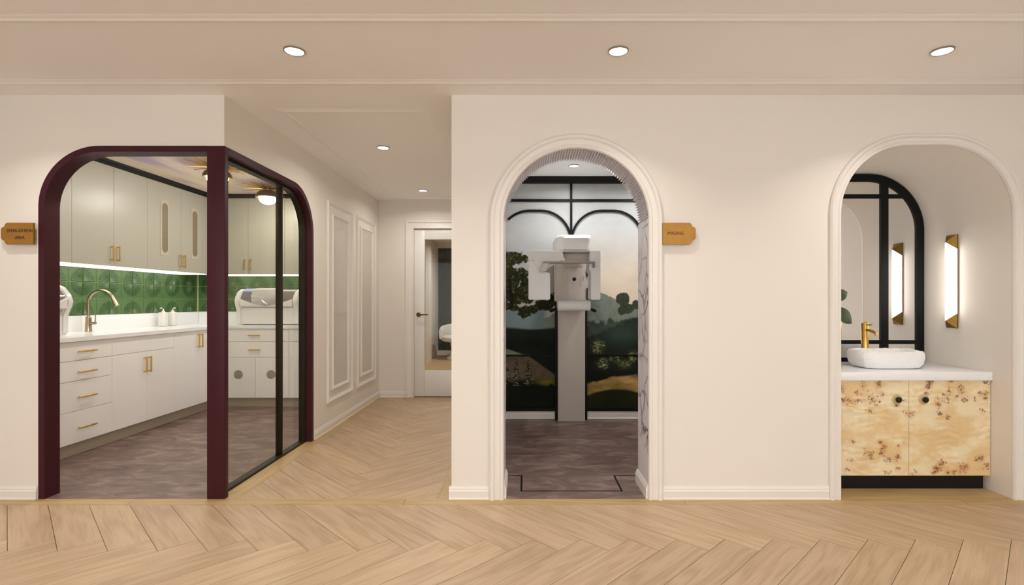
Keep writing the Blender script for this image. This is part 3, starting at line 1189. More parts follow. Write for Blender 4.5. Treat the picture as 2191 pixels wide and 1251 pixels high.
# ---- cabinets
XBF, XBT = -3.46, -3.51            # left run: door face, toe kick
DBF, DBT = 5.84, 5.894             # back run
ZB0, ZB1 = 0.105, 0.885


def pull(parent, axis, c, length, vertical, name='handle'):
    """brass bar pull on two posts. axis: '+x' faces +x, '-y' faces -y"""
    bm = bmesh.new()
    hl = length / 2
    if axis == '+x':
        x, y, z = c
        if vertical:
            bm_box(bm, x + 0.022, x + 0.032, y - 0.006, y + 0.006, z - hl, z + hl, 0.0015)
            for s in (-1, 1):
                bm_box(bm, x, x + 0.023, y - 0.005, y + 0.005, z + s * (hl - 0.012) - 0.005, z + s * (hl - 0.012) + 0.005)
        else:
            bm_box(bm, x + 0.022, x + 0.032, y - hl, y + hl, z - 0.006, z + 0.006, 0.0015)
            for s in (-1, 1):
                bm_box(bm, x, x + 0.023, y + s * (hl - 0.012) - 0.005, y + s * (hl - 0.012) + 0.005, z - 0.005, z + 0.005)
    else:
        x, y, z = c
        if vertical:
            bm_box(bm, x - 0.006, x + 0.006, y - 0.032, y - 0.022, z - hl, z + hl, 0.0015)
            for s in (-1, 1):
                bm_box(bm, x - 0.005, x + 0.005, y - 0.023, y, z + s * (hl - 0.012) - 0.005, z + s * (hl - 0.012) + 0.005)
        else:
            bm_box(bm, x - hl, x + hl, y - 0.032, y - 0.022, z - 0.006, z + 0.006, 0.0015)
            for s in (-1, 1):
                bm_box(bm, x + s * (hl - 0.012) - 0.005, x + s * (hl - 0.012) + 0.005, y - 0.023, y, z - 0.005, z + 0.005)
    o = from_bm(name, bm, 'brass', parent)
    o['label'] = 'brass bar handle'
    return o


SG = 0.0014                         # half a shadow gap


def front_x(name, t, y0, y1, z0, z1, x=XBF, mat='cabinet_white'):
    return box(name, x - 0.02, x, y0 + SG, y1 - SG, z0 + SG, z1 - SG, mat, t, 0.0012, 1)


def front_y(name, t, x0, x1, z0, z1, y=DBF, mat='cabinet_white'):
    return box(name, x0 + SG, x1 - SG, y, y + 0.02, z0 + SG, z1 - SG, mat, t, 0.0012, 1)


def base_x(t, y0, y1):
    box('body', XK + 0.002, XBF - 0.022, y0 + 0.0005, y1 - 0.0005, ZB0, ZB1, 'cabinet_shadow', t)
    box('toe_kick', XBT - 0.016, XBT, y0 + 0.0005, y1 - 0.0005, 0.0, ZB0 - 0.0005, 'toe_kick_grey', t)


t = thing('drawer_cabinet', (-3.76, 4.08, 0), 'white base cabinet of four drawers with brass handles near the maroon frame', 'cabinet', 'base cabinets of the left run')
base_x(t, 3.82, 4.345)
zz = [ZB1, 0.738, 0.582, 0.35, ZB0]
for i in range(4):
    d_ = front_x('drawer', t, 3.82, 4.345, zz[i + 1], zz[i])
    pull(d_, '+x', (XBF, 4.083, (0.807, 0.648, 0.454, 0.218)[i]), 0.156, False)
t = thing('base_cabinet', (-3.76, 3.53, 0), 'white base cabinet hidden behind the left jamb of the maroon frame', 'cabinet', 'base cabinets of the left run')
base_x(t, 3.26, 3.82)
front_x('door', t, 3.26, 3.82, ZB0, ZB1)
t = thing('sink_cabinet', (-3.76, 4.73, 0), 'white two-door sink cabinet with a plain false front, below the kitchen tap', 'cabinet', 'base cabinets of the left run')
base_x(t, 4.345, 5.114)
front_x('false_front', t, 4.345, 5.114, 0.739, ZB1)
for (a, b_, hy) in ((4.345, 4.733, 4.705), (4.733, 5.114, 4.762)):
    d_ = front_x('door', t, a, b_, ZB0, 0.739)
    pull(d_, '+x', (XBF, hy, 0.62), 0.146, True)
t = thing('base_cabinet', (-3.76, 5.48, 0), 'white two-door base cabinet with brass handles in the far corner beside the post', 'cabinet', 'base cabinets of the left run')
base_x(t, 5.114, 5.838)
for (a, b_, hy) in ((5.114, 5.494, 5.466), (5.494, 5.838, 5.523)):
    d_ = front_x('door', t, a, b_, ZB0, ZB1)
    pull(d_, '+x', (XBF, hy, 0.777), 0.146, True)

# back run
def base_y(t, x0, x1):
    box('body', x0 + 0.0005, x1 - 0.0005, DBF + 0.022, DK - 0.002, ZB0, ZB1, 'cabinet_shadow', t)
    box('toe_kick', x0 + 0.0005, x1 - 0.0005, DBT, DBT + 0.016, 0.0, ZB0 - 0.0005, 'toe_kick_grey', t)


t = thing('disposal_cabinet', (-3.04, 6.1, 0), 'white cabinet with two drawers and doors with round grey openings behind the glass', 'cabinet', 'base cabinets of the back run')
base_y(t, -3.42, -2.66)
for (a, b_, hz_) in ((0.739, ZB1, 0.811), (0.563, 0.739, 0.648)):
    d_ = front_y('drawer', t, -3.42, -2.66, a, b_)
    pull(d_, '-y', (-3.045, DBF, hz_), 0.127, False)
for (a, b_, cx) in ((-3.42, -3.04, -3.23), (-3.04, -2.66, -2.862)):
    d_ = front_y('door', t, a, b_, ZB0, 0.563)
    o = lathe('round_opening', [(0.05, 0.0), (0.05, -0.003), (0.044, -0.004)], (cx, DBF - 0.0003, 0.369), 'disc_grey', d_, 28, 'y')
    o['label'] = 'round grey disposal opening'
t = thing('base_cabinet', (-2.3, 6.1, 0), 'white base cabinet behind the glass mullion, right end of the back run', 'cabinet', 'base cabinets of the back run')
base_y(t, -2.66, -1.94)
front_y('drawer', t, -2.66, -1.94, 0.739, ZB1)
front_y('door', t, -2.66, -2.30, ZB0, 0.739)
front_y('door', t, -2.30, -1.94, ZB0, 0.739)

# worktop
ct = thing('countertop', (-3.7, 5.8, 0.9), 'white quartz L-shaped countertop of the sterilization room', 'countertop')
prism('slab', [(XK + 0.001, 3.26), (-3.44, 3.26), (-3.44, 5.82), (-1.94, 5.82), (-1.94, DK - 0.001), (XK + 0.001, DK - 0.001)],
      'z', 0.886, 0.92, 'quartz_white', ct, 0.002)
box('upstand', XK + 0.001, XK + 0.02, 3.26, DK - 0.022, 0.9205, Z0T - 0.001, 'quartz_white', ct)
box('upstand', XK + 0.021, -1.94, DK - 0.02, DK - 0.001, 0.9205, Z0T - 0.001, 'quartz_white', ct)

# wall cabinets
XU, DU = -3.71, 6.10
ZU0, ZU1 = 1.51, 2.405


def upper_x(t, y0, y1):
    box('body', XK + 0.002, XU - 0.022, y0 + 0.0005, y1 - 0.0005, ZU0, ZU1, 'cabinet_white', t)


def slot_window(d_, yc):
    z0, z1 = 1.661, 2.234
    fr_ = box('slot_frame', XU + 0.0003, XU + 0.004, yc - 0.066, yc + 0.066, z0, z1, 'slot_frame', d_, 0.001, 1)
    P = []
    rr = 0.042
    for k in range(13):
        a = math.pi * k / 12
        P.append((yc + rr * math.cos(a), z1 - 0.075 + rr * math.sin(a)))
    for k in range(13):
        a = math.pi + math.pi * k / 12
        P.append((yc + rr * math.cos(a), z0 + 0.075 + rr * math.sin(a)))
    o = prism('slot_glass', P, 'x', XU + 0.0041, XU + 0.0052, 'slot_grey', d_)
    o['label'] = 'tall rounded grey glass slot'


def uppers_left(bounds, hsets, slots, label):
    y0, y1 = bounds[0], bounds[-1]
    t = thing('wall_cabinet', (XK + 0.17, (y0 + y1) / 2, ZU0), label, 'cabinet', 'wall cabinets of the left run')
    upper_x(t, y0, y1)
    for i, (a, b_) in enumerate(zip(bounds, bounds[1:])):
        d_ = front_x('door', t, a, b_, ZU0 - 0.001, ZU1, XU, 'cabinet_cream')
        if hsets[i]:
            pull(d_, '+x', (XU, hsets[i], 1.625), 0.138, True)
        if slots[i]:
            slot_window(d_, slots[i])


uppers_left([3.40, 3.82, 4.244], [None, None], [None, None], 'white wall cabinet partly hidden by the maroon jamb')
uppers_left([4.244, 4.677, 5.093], [4.642, 4.712], [None, None], 'white two-door wall cabinet with brass handles above the kitchen tap')
uppers_left([5.093, 5.59, 6.098], [5.557, 5.625], [5.337, 5.82], 'white two-door wall cabinet with tall rounded glass slots')


def uppers_back(bounds, hsets, label):
    x0, x1 = bounds[0], bounds[-1]
    t = thing('wall_cabinet', ((x0 + x1) / 2, DK - 0.17, ZU0), label, 'cabinet', 'wall cabinets of the back run')
    box('body', x0 + 0.0005, x1 - 0.0005, DU + 0.022, DK - 0.002, ZU0, ZU1, 'cabinet_white', t)
    for i, (a, b_) in enumerate(zip(bounds, bounds[1:])):
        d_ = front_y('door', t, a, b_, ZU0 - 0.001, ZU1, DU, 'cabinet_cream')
        if hsets[i]:
            pull(d_, '-y', (hsets[i], DU, 1.622), 0.13, True)


uppers_back([-3.69, -3.26, -2.83], [-3.293, -3.226], 'white wall cabinet with brass handles seen through the glass left of the mullion')
uppers_back([-2.83, -2.40, -1.97], [None, None], 'white wall cabinet seen through the glass, at the mullion')

# black cornice over the wall cabinets
t = thing('trim_cornice', (XU, 5.0, ZU1), 'black stepped cornice above the sterilization room cabinets', None)
t['kind'] = 'structure'
prism('cornice_left', [(XK + 0.001, ZU1 + 0.0005), (XU + 0.012, ZU1 + 0.0005), (XU + 0.020, ZU1 + 0.016), (XU + 0.050, ZU1 + 0.022), (XU + 0.052, H - 0.0005), (XK + 0.001, H - 0.0005)], 'y', 3.26, DK - 0.002, 'black_paint', t)
prism('cornice_back', [(DK - 0.001, ZU1 + 0.0005), (DU - 0.012, ZU1 + 0.0005), (DU - 0.020, ZU1 + 0.016), (DU - 0.05, ZU1 + 0.022), (DU - 0.052, H - 0.0005), (DK - 0.001, H - 0.0005)], 'x', XU + 0.053, -1.94, 'black_paint', t)
# under-cabinet light strips
tag(box('led_strip', -4.02, -3.735, 3.45, 6.08, ZU0 - 0.007, ZU0 - 0.0025, 'led_warm'), 'thin glowing light strip under the left wall cabinets', 'light strip')
tag(box('led_strip', -3.66, -2.0, 6.13, 6.39, ZU0 - 0.007, ZU0 - 0.0025, 'led_warm'), 'thin glowing light strip under the back wall cabinets', 'light strip')

# ---- kitchen tap
t = thing('kitchen_tap', (-3.966, 4.71, 0.92), 'brushed nickel gooseneck tap with side lever on the quartz counter', 'tap')
lathe('base', [(0.029, 0.001), (0.029, 0.006), (0.026, 0.01), (0.022, 0.13), (0.017, 0.135)], (-3.966, 4.71, 0.92), 'nickel', t, 20)
pts = [(-3.966, 4.71, 1.05), (-3.966, 4.71, 1.19)]
for k in range(1, 15):
    a = math.pi - math.radians(160) * k / 14
    pts.append((-3.966 + 0.115 + 0.115 * math.cos(a), 4.71, 1.185 + 0.108 * math.sin(a)))
e = Vector(pts[-1])
dv = (e - Vector(pts[-2])).normalized()
tube('spout', pts, 0.0125, 'nickel', t, 12)
tube('spray_head', [e - dv * 0.006, e + dv * 0.01, e + dv * 0.075], [0.0145, 0.0155, 0.019], 'nickel', t, 14)
tube('lever', [(-3.944, 4.71, 0.995), (-3.915, 4.71, 0.995), (-3.897, 4.71, 0.995)], [0.011, 0.012, 0.009], 'nickel', t)
tube('lever_arm', [(-3.905, 4.71, 0.998), (-3.904, 4.71, 1.075)], [0.006, 0.004], 'nickel', t, 8)

# ---- soap bottles
def soap(x, y, label, turn):
    t = thing('soap_bottle', (x, y, 0.92), label, 'bottle', 'soap bottles on the counter')
    box('bottle', x - 0.036, x + 0.036, y - 0.036, y + 0.036, 0.9205, 1.075, 'soap_white', t, 0.013, 3)
    lathe('collar', [(0.016, 1.075), (0.016, 1.09), (0.006, 1.092), (0.006, 1.112)], (x, y, 0), 'soap_white', t, 14)
    box('pump', x - 0.014 + turn * 0.022, x + 0.014 + turn * 0.022, y - 0.009, y + 0.009, 1.112, 1.124, 'soap_white', t, 0.003, 2)
    tube('nozzle', [(x, y, 1.118), (x + turn * 0.05, y, 1.118), (x + turn * 0.055, y, 1.108)], 0.0045, 'black_paint', t, 8)
    return t


soap(-3.95, 5.66, 'white square soap pump bottle, left of the pair', -1)
soap(-3.935, 5.79, 'white square soap pump bottle, right of the pair', 1)

# ---- sterilizers
def sterilizer(label):
    t = thing('sterilizer', (0, 0, 0), label, 'sterilizer', 'sterilizers on the counter')
    box('base', -0.315, 0.315, -0.185, 0.20, 0.006, 0.205, 'appliance_white', t, 0.008, 2)
    P = [(0.20, 0.21), (-0.19, 0.206), (-0.225, 0.235), (-0.235, 0.275), (-0.215, 0.33), (-0.17, 0.385), (-0.10, 0.415), (0.20, 0.418)]
    for s in (-1, 1):
        a, b_ = sorted((s * 0.30, s * 0.365))
        Q = [(0.20, 0.006), (-0.19, 0.006), (-0.196, 0.17)] + P[2:]
        prism('side_cheek', Q, 'x', a, b_, 'appliance_white', t, 0.012, 40)
    prism('visor', [(p[0] * 0.97, p[1] - 0.004) for p in P], 'x', -0.299, 0.299, 'visor_grey', t, 0.0, 40)
    # white wavy lip over the lower edge of the visor
    loops = []
    for k in range(25):
        x = -0.299 + 0.598 * k / 24
        hgt = 0.225 + 0.075 * (abs(x) / 0.299) ** 1.6
        yb = -0.235 - 0.004
        loops.append([(x, -0.19, 0.206), (x, -0.231, 0.222), (x, yb, hgt - 0.004), (x, yb + 0.008, hgt), (x, -0.17, hgt)])
    rings('lip', loops, 'appliance_white', t)
    lathe('drum', [(0.08, -0.165), (0.108, -0.158), (0.112, -0.145), (0.112, 0.125), (0.106, 0.145), (0.07, 0.15)], (0.0, -0.145, 0.312), 'silver', t, 32, 'x')
    prism('status_strip', [(-0.172, 0.374), (-0.176, 0.388), (-0.135, 0.410), (-0.09, 0.421), (-0.09, 0.412)], 'x', -0.295, -0.17, 'lilac_strip', t)
    tube('latch', [(-0.06, -0.235, 0.30), (-0.02, -0.25, 0.26), (0.03, -0.24, 0.235)], [0.012, 0.016, 0.010], 'silver', t, 10)
    for s in (-1, 1):
        box('foot', s * 0.27 - 0.02, s * 0.27 + 0.02, -0.17, 0.18, 0.0, 0.006, 'black_paint', t)
    box('button_bar', 0.316, 0.372, -0.175, -0.165, 0.285, 0.293, 'black_paint', t)
    return t


st = sterilizer('white sterilizer with silver drum on the back counter behind the glass')
s2 = copy_tree(st)
st.location = (-2.975, 6.18, 0.9205)
s2.location = (-3.835, 3.78, 0.9205)
s2.rotation_euler = (0, 0, math.pi / 2)
s2['label'] = 'white sterilizer on the left counter, cut off by the maroon jamb'

# ---- starburst ceiling lights
def starburst(x, y, label):
    t = thing('starburst_light', (x, y, H), label, 'ceiling light', 'starburst ceiling lights')
    lathe('canopy', [(0.05, -0.001), (0.05, -0.012), (0.02, -0.02), (0.02, -0.055)], (x, y, H), 'brass', t, 20)
    rnd = random.Random(3)
    n = 22
    for k in range(n):
        a = 2 * math.pi * k / n + rnd.uniform(-0.05, 0.05)
        ln = 0.27 if k % 2 == 0 else 0.20
        dz = rnd.uniform(-0.01, 0.016)
        c, s = math.cos(a), math.sin(a)
        tube('spike', [(x + 0.015 * c, y + 0.015 * s, H - 0.035), (x + ln * c, y + ln * s, H - 0.03 + dz)], [0.0065, 0.003], 'brass', t, 6)
    lathe('dome', [(0.03, -0.05), (0.075, -0.058), (0.105, -0.082), (0.12, -0.112), (0.12, -0.128), (0.114, -0.129), (0.100, -0.10)],
          (x, y, H), 'dome_bronze', t, 28)
    lathe('rim', [(0.088, -0.127), (0.122, -0.129), (0.122, -0.135), (0.088, -0.136)], (x, y, H), 'brass', t, 28)
    lathe('globe', [(0.087, -0.128), (0.087, -0.142), (0.080, -0.165), (0.062, -0.186), (0.034, -0.199), (0.012, -0.202)], (x, y, H), 'globe_white', t, 24)
    return t


starburst(-2.795, 4.71, 'gold starburst ceiling light behind the maroon post')
starburst(-2.80, 3.46, 'added gold starburst ceiling light above the maroon opening, hidden by its head')  # extra unseen fitting, added as fill for the cabinets
starburst(-2.79, 5.62, 'gold starburst ceiling light with glowing globe seen through the glass')

# ================================================================== IMAGING ROOM
def px_of(gx, gz):
    """wall metres -> drawing units of the mural design"""
    return 1124 + gx * 1110 / 5.28, 643 - (gz - 1.2) * 1110 / 5.28


def L3(r, g, b_):
    return np.array(lin(r, g, b_)[:3])


def mural(gx, gz):
    px, py = px_of(gx, gz)
    n1 = fbm(px / 60, py / 45, 4)
    n2 = fbm(px / 9, py / 8, 4)
    n3 = fbm(px / 3.2 + 40, py / 3.2, 3)
    n4 = fbm(px / 2.0 + 11, py / 1.7 + 7, 2)
    C = np.zeros(px.shape + (3,))

    def put(mask, colour):
        nonlocal C
        m_ = np.clip(mask, 0, 1)[..., None]
        C = C * (1 - m_) + np.asarray(colour) * m_
    # sky
    warm = sstep(470, 640, py) * sstep(1130, 1330, px)
    sky = L3(182, 184, 184) * (1 - warm[..., None]) + L3(228, 210, 188) * warm[..., None]
    sky = sky * (0.86 + 0.28 * n1)[..., None]
    put(np.ones_like(px), sky)
    # far ridge
    ridge = np.where(px > 1270, 618 + (px - 1270) * 0.42, 618 + (1270 - px) * 0.62) + (n2 - 0.5) * 10
    put(sstep(-1, 2, py - ridge), L3(126, 134, 124) * (0.8 + 0.4 * n2)[..., None])
    # pale lake on the left
    put(sstep(-3, 4, py - (662 + (n2 - .5) * 8)) * sstep(-8, 8, 1168 - px), L3(124, 142, 142) * (0.85 + 0.3 * n1)[..., None])
    # right wooded slope
    put(sstep(-2, 5, py - (690 - (px - 1255) * 0.1 + (n2 - .5) * 22)) * sstep(-4, 4, px - 1240), L3(66, 78, 64) * (0.6 + 0.8 * n2)[..., None])
    put(sstep(-3, 4, py - (722 - (px - 1255) * 0.42 + (n2 - .5) * 8)) * sstep(-4, 4, px - 1240), L3(44, 52, 42) * (0.6 + 0.7 * n2)[..., None])
    # dark middle band
    put(sstep(-3, 3, py - (702 + np.sin(px / 22) * 2)) * sstep(-4, 4, 1250 - px), L3(38, 45, 40) * (0.5 + 0.8 * n1)[..., None])
    put(sstep(710, 740, py), L3(27, 31, 25) * (0.4 + 1.1 * n1)[..., None])
    teal = np.exp(-(((px - 1330) / 45) ** 2 + ((py - 715) / 26) ** 2))
    put(teal * 0.6, L3(62, 78, 70))
    # left slopes
    put(sstep(-1, 3, py - (744 + (px - 1080) * 0.33)) * sstep(-1, 2, 762 - py) * sstep(-2, 4, 1128 - px), L3(122, 130, 100) * (0.8 + .4 * n2)[..., None])
    sl = 758 + np.clip(px - 1128, 0, 99) * 0.72
    put(sstep(-1, 3, py - sl) * sstep(-6, 6, 812 - py) * sstep(-2, 3, 1192 - px), L3(104, 90, 74) * (0.65 + .6 * n2)[..., None])
    put(np.exp(-(((px - 1172) / 22) ** 2 + ((py - 818) / 8) ** 2)) * 1.2 * sstep(-2, 2, 1200 - px), L3(112, 104, 40))
    put(sstep(-5, 5, py - (824 - (px - 1130) * 0.02 + (n2 - .5) * 14)) * sstep(-3, 3, 1200 - px), L3(26, 28, 20) * (0.5 + .8 * n1)[..., None])
    # dark conifers with pale flecks
    for (cx, cy0, cy1, w_) in ((1084, 776, 822, 9), (1104, 766, 826, 9), (1131, 770, 826, 10)):
        tt = np.clip((py - cy0) / (cy1 - cy0), 0, 1)
        tier = 1 - np.mod(py - cy0, 8.5) / 8.5
        inside = (np.abs(px - cx) < 1.2 + w_ * (0.2 + 0.8 * tt) * (1.15 - tier) * (0.6 + 0.8 * n2)) & (py > cy0) & (py < cy1)
        put(inside * 0.9, L3(30, 32, 24))
        put(inside * sstep(0.55, 0.7, n4) * 0.8, L3(164, 152, 122) * (0.5 + n3)[..., None])
    # golden field on the right
    top = 806 - (px - 1255) * 0.04 + 14 * sstep(1330, 1250, px) + (n2 - .5) * 6
    gold = L3(160, 132, 72) * (0.3 + 1.15 * fbm(px / 22, py / 6, 4))[..., None] + L3(150, 112, 84) * (0.5 * np.exp(-(((px - 1345) / 26) ** 2 + ((py - 814) / 9) ** 2)))[..., None]
    put(sstep(-2, 3, py - top) * sstep(-2, 3, px - 1245), gold)
    bot = 832 + 12 * ((px - 1320) / 60) ** 2
    put(sstep(-2, 3, py - bot) * sstep(-2, 3, px - 1245), L3(36, 37, 18) * (0.6 + .7 * n1)[..., None])
    # flowering shrubs
    for (cx, cy, rx, ry) in ((1280, 742, 17, 17), (1290, 777, 15, 14), (1336, 778, 17, 12), (1356, 762, 14, 14), (1318, 768, 16, 10)):
        bl = np.exp(-(((px - cx) / rx) ** 2 + ((py - cy) / ry) ** 2) * 1.2)
        put(bl * 0.8, L3(58, 68, 40))
        put(sstep(0.2, 0.75, bl) * sstep(0.46, 0.7, n4 * 0.6 + n2 * 0.4), L3(176, 174, 128) * (0.35 + 1.0 * n3)[..., None])
    # leafy tree left
    for (cx, cy, rx, ry) in ((1086, 560, 20, 24), (1104, 552, 22, 16), (1122, 552, 8, 9), (1090, 600, 28, 34), (1118, 588, 14, 18), (1124, 612, 16, 18), (1100, 632, 26, 22),
                             (1128, 640, 16, 10), (1084, 655, 16, 10), (1122, 668, 15, 15), (1138, 662, 12, 9), (1100, 658, 18, 8), (1165, 652, 26, 13), (1190, 640, 22, 20)):
        bl = 1 - (((px - cx) / rx) ** 2 + ((py - cy) / ry) ** 2)
        edge = bl + (n2 - 0.5) * 1.5 + (n3 - 0.5) * 0.6
        put(sstep(-0.05, 0.25, edge) * (bl > -0.9), (L3(44, 46, 28) * (0.25 + 1.1 * n3)[..., None] + L3(112, 108, 62) * (sstep(.48, .75, n4) * sstep(0.4, 0.7, n2) * 0.8)[..., None]))
    put((np.abs(px - (1091 + (py - 600) * 0.08)) < 2.4) * (py > 596) * (py < 660), L3(34, 28, 20))
    put(sstep(0.74, 0.8, n2) * (px < 1100) * (py > 590) * (py < 625), L3(150, 146, 140))
    # small trees right
    for (cx, cy, r_) in ((1333, 640, 15), (1345, 660, 12), (1362, 652, 11), (1330, 664, 10)):
        bl = 1 - (((px - cx) / r_) ** 2 + ((py - cy) / r_) ** 2)
        put(sstep(0, 0.3, bl + (n2 - .5) * 1.2), L3(64, 70, 54) * (0.5 + .9 * n3)[..., None])
    return np.clip(C, 0, 1)


mu = thing('mural', (0.7, DI, 0.08), 'landscape mural behind black glazing bars in the imaging room', 'mural')
painted_panel('print', XP + 0.252, 1.598, DI - 0.006, DI - 0.001, 0.08, 2.389, 420, 560, mural, 'mural_print', mu)
YB = DI - 0.024
XV = 0.466
for xv in (XV - 0.81, XV, XV + 0.81):
    if xv > XP + 0.26:
        box('vertical_bar', xv - 0.0115, xv + 0.0115, YB, DI - 0.0065, 0.11, 2.389, 'black_metal', mu)
for (zc, hw) in ((2.218, 0.0125), (0.643, 0.008)):
    box('horizontal_bar', XP + 0.253, 1.597, YB - 0.001, DI - 0.0065, zc - hw, zc + hw, 'black_metal', mu)
box('bottom_bar', XP + 0.253, 1.597, YB - 0.001, DI - 0.0065, 0.079, 0.11, 'black_metal', mu)
ABP = [(0.0, YB - 0.002), (0.0, DI - 0.0065), (0.023, DI - 0.0065), (0.023, YB - 0.002)]
sweep_arch('arched_bar', lambda o: arch_path(XV - 0.741 + o, XV + 0.007 - o, 2.124 - o, 0.317 - o, 20, 1.5)[11:], ABP, 'black_metal', mu)
sweep_arch('arched_bar', lambda o: arch_path(XV - 0.007 + o, XV + 0.741 - o, 2.124 - o, 0.317 - o, 20, 1.5), ABP, 'black_metal', mu)
t = prism('trim_imaging_cornice', [(DI - 0.001, 2.39), (DI - 0.03, 2.39), (DI - 0.034, 2.402), (DI - 0.055, 2.406), (DI - 0.085, 2.425), (DI - 0.10, 2.428), (DI - 0.10, H - 0.0005), (DI - 0.001, H - 0.0005)],
          'x', XP + 0.252, 1.599, 'black_paint')
struct(t, 'black stepped cornice above the mural')

# ---- dental x-ray machine
mc = thing('xray_machine', (0.459, 5.15, 0), 'white dental x-ray machine on a tall column before the mural', 'x-ray machine')
box('wall_rail', 0.30, 0.625, 5.225, 5.255, 0.002, 1.70, 'black_paint', mc, 0.002)
box('column', 0.325, 0.594, 5.15, 5.2245, 0.0, 1.72, 'machine_grey', mc, 0.006)
# head (housing over the rotating arm): tapered rounded block
loops = []
for (y, x0, x1, z0, z1) in ((4.50, 0.335, 0.545, 1.645, 1.745), (4.52, 0.312, 0.568, 1.632, 1.762), (4.58, 0.304, 0.582, 1.630, 1.782), (4.80, 0.278, 0.60, 1.630, 1.80), (5.149, 0.272, 0.62, 1.630, 1.80)):
    r_ = 0.03 if y > 4.51 else 0.02
    l = []
    for (cx, cz, a0) in ((x1 - r_, z1 - r_, 0), (x0 + r_, z1 - r_, 90), (x0 + r_, z0 + r_, 180), (x1 - r_, z0 + r_, 270)):
        for k in range(5):
            a = math.radians(a0 + 90 * k / 4)
            l.append((cx + r_ * math.cos(a), y, cz + r_ * math.sin(a)))
    loops.append(l)
rings('head', loops, 'machine_white', mc)
# rotating arm with its two hanging heads
ar = prism('rotating_arm', [(0.028, 1.54), (0.345, 1.54), (0.325, 1.578), (0.318, 1.622), (0.028, 1.622)], 'y', 4.425, 4.70, 'machine_white', mc, 0.005, 40)
ar['label'] = 'white rotating arm with two hanging heads'
box('arm_bridge', 0.30, 0.60, 4.60, 4.74, 1.545, 1.6215, 'machine_grey', ar, 0.006)
box('arm_top_lip', 0.035, 0.636, 4.44, 4.72, 1.6222, 1.6285, 'machine_white', ar)
prism('sensor_head', [(0.028, 1.208), (0.212, 1.208), (0.212, 1.42), (0.205, 1.44), (0.155, 1.445), (0.165, 1.5395), (0.028, 1.5395)], 'y', 4.42, 4.66, 'machine_white', ar, 0.006, 40)
bm = bmesh.new()
V_ = [(0.03, 4.424, 1.62), (0.312, 4.424, 1.62), (0.30, 4.412, 1.545), (0.155, 4.404, 1.45), (0.125, 4.404, 1.45), (0.085, 4.408, 1.50)]
fr_ = [bm.verts.new(v) for v in V_]
bk_ = [bm.verts.new((v[0], 4.43, v[2])) for v in V_]
bm.faces.new(fr_)
for i_ in range(6):
    j_ = (i_ + 1) % 6
    bm.faces.new((fr_[i_], bk_[i_], bk_[j_], fr_[j_]))
bmesh.ops.recalc_face_normals(bm, faces=bm.faces[:])
bmesh.ops.triangulate(bm, faces=bm.faces[:])
from_bm('facet_cover', bm, 'machine_white', ar)
prism('tube_head', [(0.56, 1.208), (0.641, 1.208), (0.641, 1.622), (0.55, 1.622), (0.545, 1.47), (0.56, 1.44)], 'y', 4.42, 4.66, 'machine_white', ar, 0.006, 40)
# carriage behind the arm: curved panel
loops = []
for z in (1.19, 1.6295):
    l = []
    for k in range(13):
        s = -1 + 2 * k / 12
        l.append((0.447 + 0.155 * s, 4.90 + 0.075 * abs(s) ** 2.2, z))
    l += [(0.602, 5.149, z), (0.292, 5.149, z)]
    loops.append(l)
rings('carriage', loops, 'machine_grey', mc, True, True, 30)
box('carriage_rib', 0.284, 0.294, 4.975, 5.149, 1.20, 1.60, 'machine_grey', mc)
box('carriage_rib', 0.588, 0.603, 4.945, 4.985, 1.205, 1.32, 'bronze_black', mc)
box('carriage_rib', 0.588, 0.603, 4.945, 4.985, 1.43, 1.51, 'bronze_black', mc)
lathe('head_rest', [(0.08, 0.0), (0.085, 0.01), (0.085, 0.045), (0.07, 0.05)], (0.455, 4.82, 1.51), 'machine_grey', mc, 28)
lathe('scan_window', [(0.018, 0.0), (0.018, -0.006), (0.013, -0.007)], (0.462, 4.9005, 1.403), 'black_paint', mc, 20, 'y')
for xx in (0.378, 0.548):
    lathe('slot_light', [(0.006, -0.004), (0.006, 0.004)], (xx, 4.91, 1.42), 'silver', mc, 10, 'y')
    tube('side_slot', [(xx, 4.912, 1.445), (xx + 0.004, 4.908, 1.42), (xx + 0.004, 4.908, 1.39)], [0.004, 0.008, 0.004], 'silver', mc, 8)
# chin support
loops = []
for (x, s) in ((0.286, 0.9), (0.292, 1.0), (0.574, 1.0), (0.58, 0.9)):
    l = []
    for k in range(18):
        a = 2 * math.pi * k / 18
        l.append((x, 4.66 + 0.075 * s * math.copysign(abs(math.cos(a)) ** 0.6, math.cos(a)), 1.158 + 0.05 * s * math.copysign(abs(math.sin(a)) ** 0.6, math.sin(a))))
    loops.append(l)
rings('chin_support', loops, 'machine_white', mc)
box('support_arm', 0.33, 0.55, 4.72, 5.149, 1.115, 1.185, 'machine_grey', mc, 0.01)
for (xa, xb) in ((0.286, 0.225), (0.58, 0.625)):
    tube('hand_grip', [(xa, 4.68, 1.128), ((xa + xb) / 2, 4.66, 1.118), (xb, 4.62, 1.108)], [0.010, 0.016, 0.013], 'black_paint', mc)
# temple rail in front
rl = box('temple_rail', 0.149, 0.584, 4.33, 4.40, 1.513, 1.529, 'rail_taupe', mc, 0.003)
box('bracket', 0.570, 0.584, 4.332, 4.40, 1.478, 1.5125, 'rail_taupe', rl, 0.002)
prism('bracket', [(0.125, 1.44), (0.175, 1.448), (0.20, 1.5125), (0.15, 1.5125)], 'y', 4.335, 4.40, 'machine_grey', rl)

# ================================================================== VANITY NICHE
VX0, VX1 = 1.907, 2.944
va = thing('vanity', (2.4255, 3.55, 0), 'burl veneer vanity cabinet with two doors on a black plinth', 'vanity')
box('plinth', VX0, 2.926, 3.317, 3.70, 0.0, 0.0935, 'black_paint', va)
box('body', VX0, 2.936, 3.304, DN - 0.002, 0.094, 0.696, 'burl_body' if 'burl_body' in MATS else 'oak_border', va)

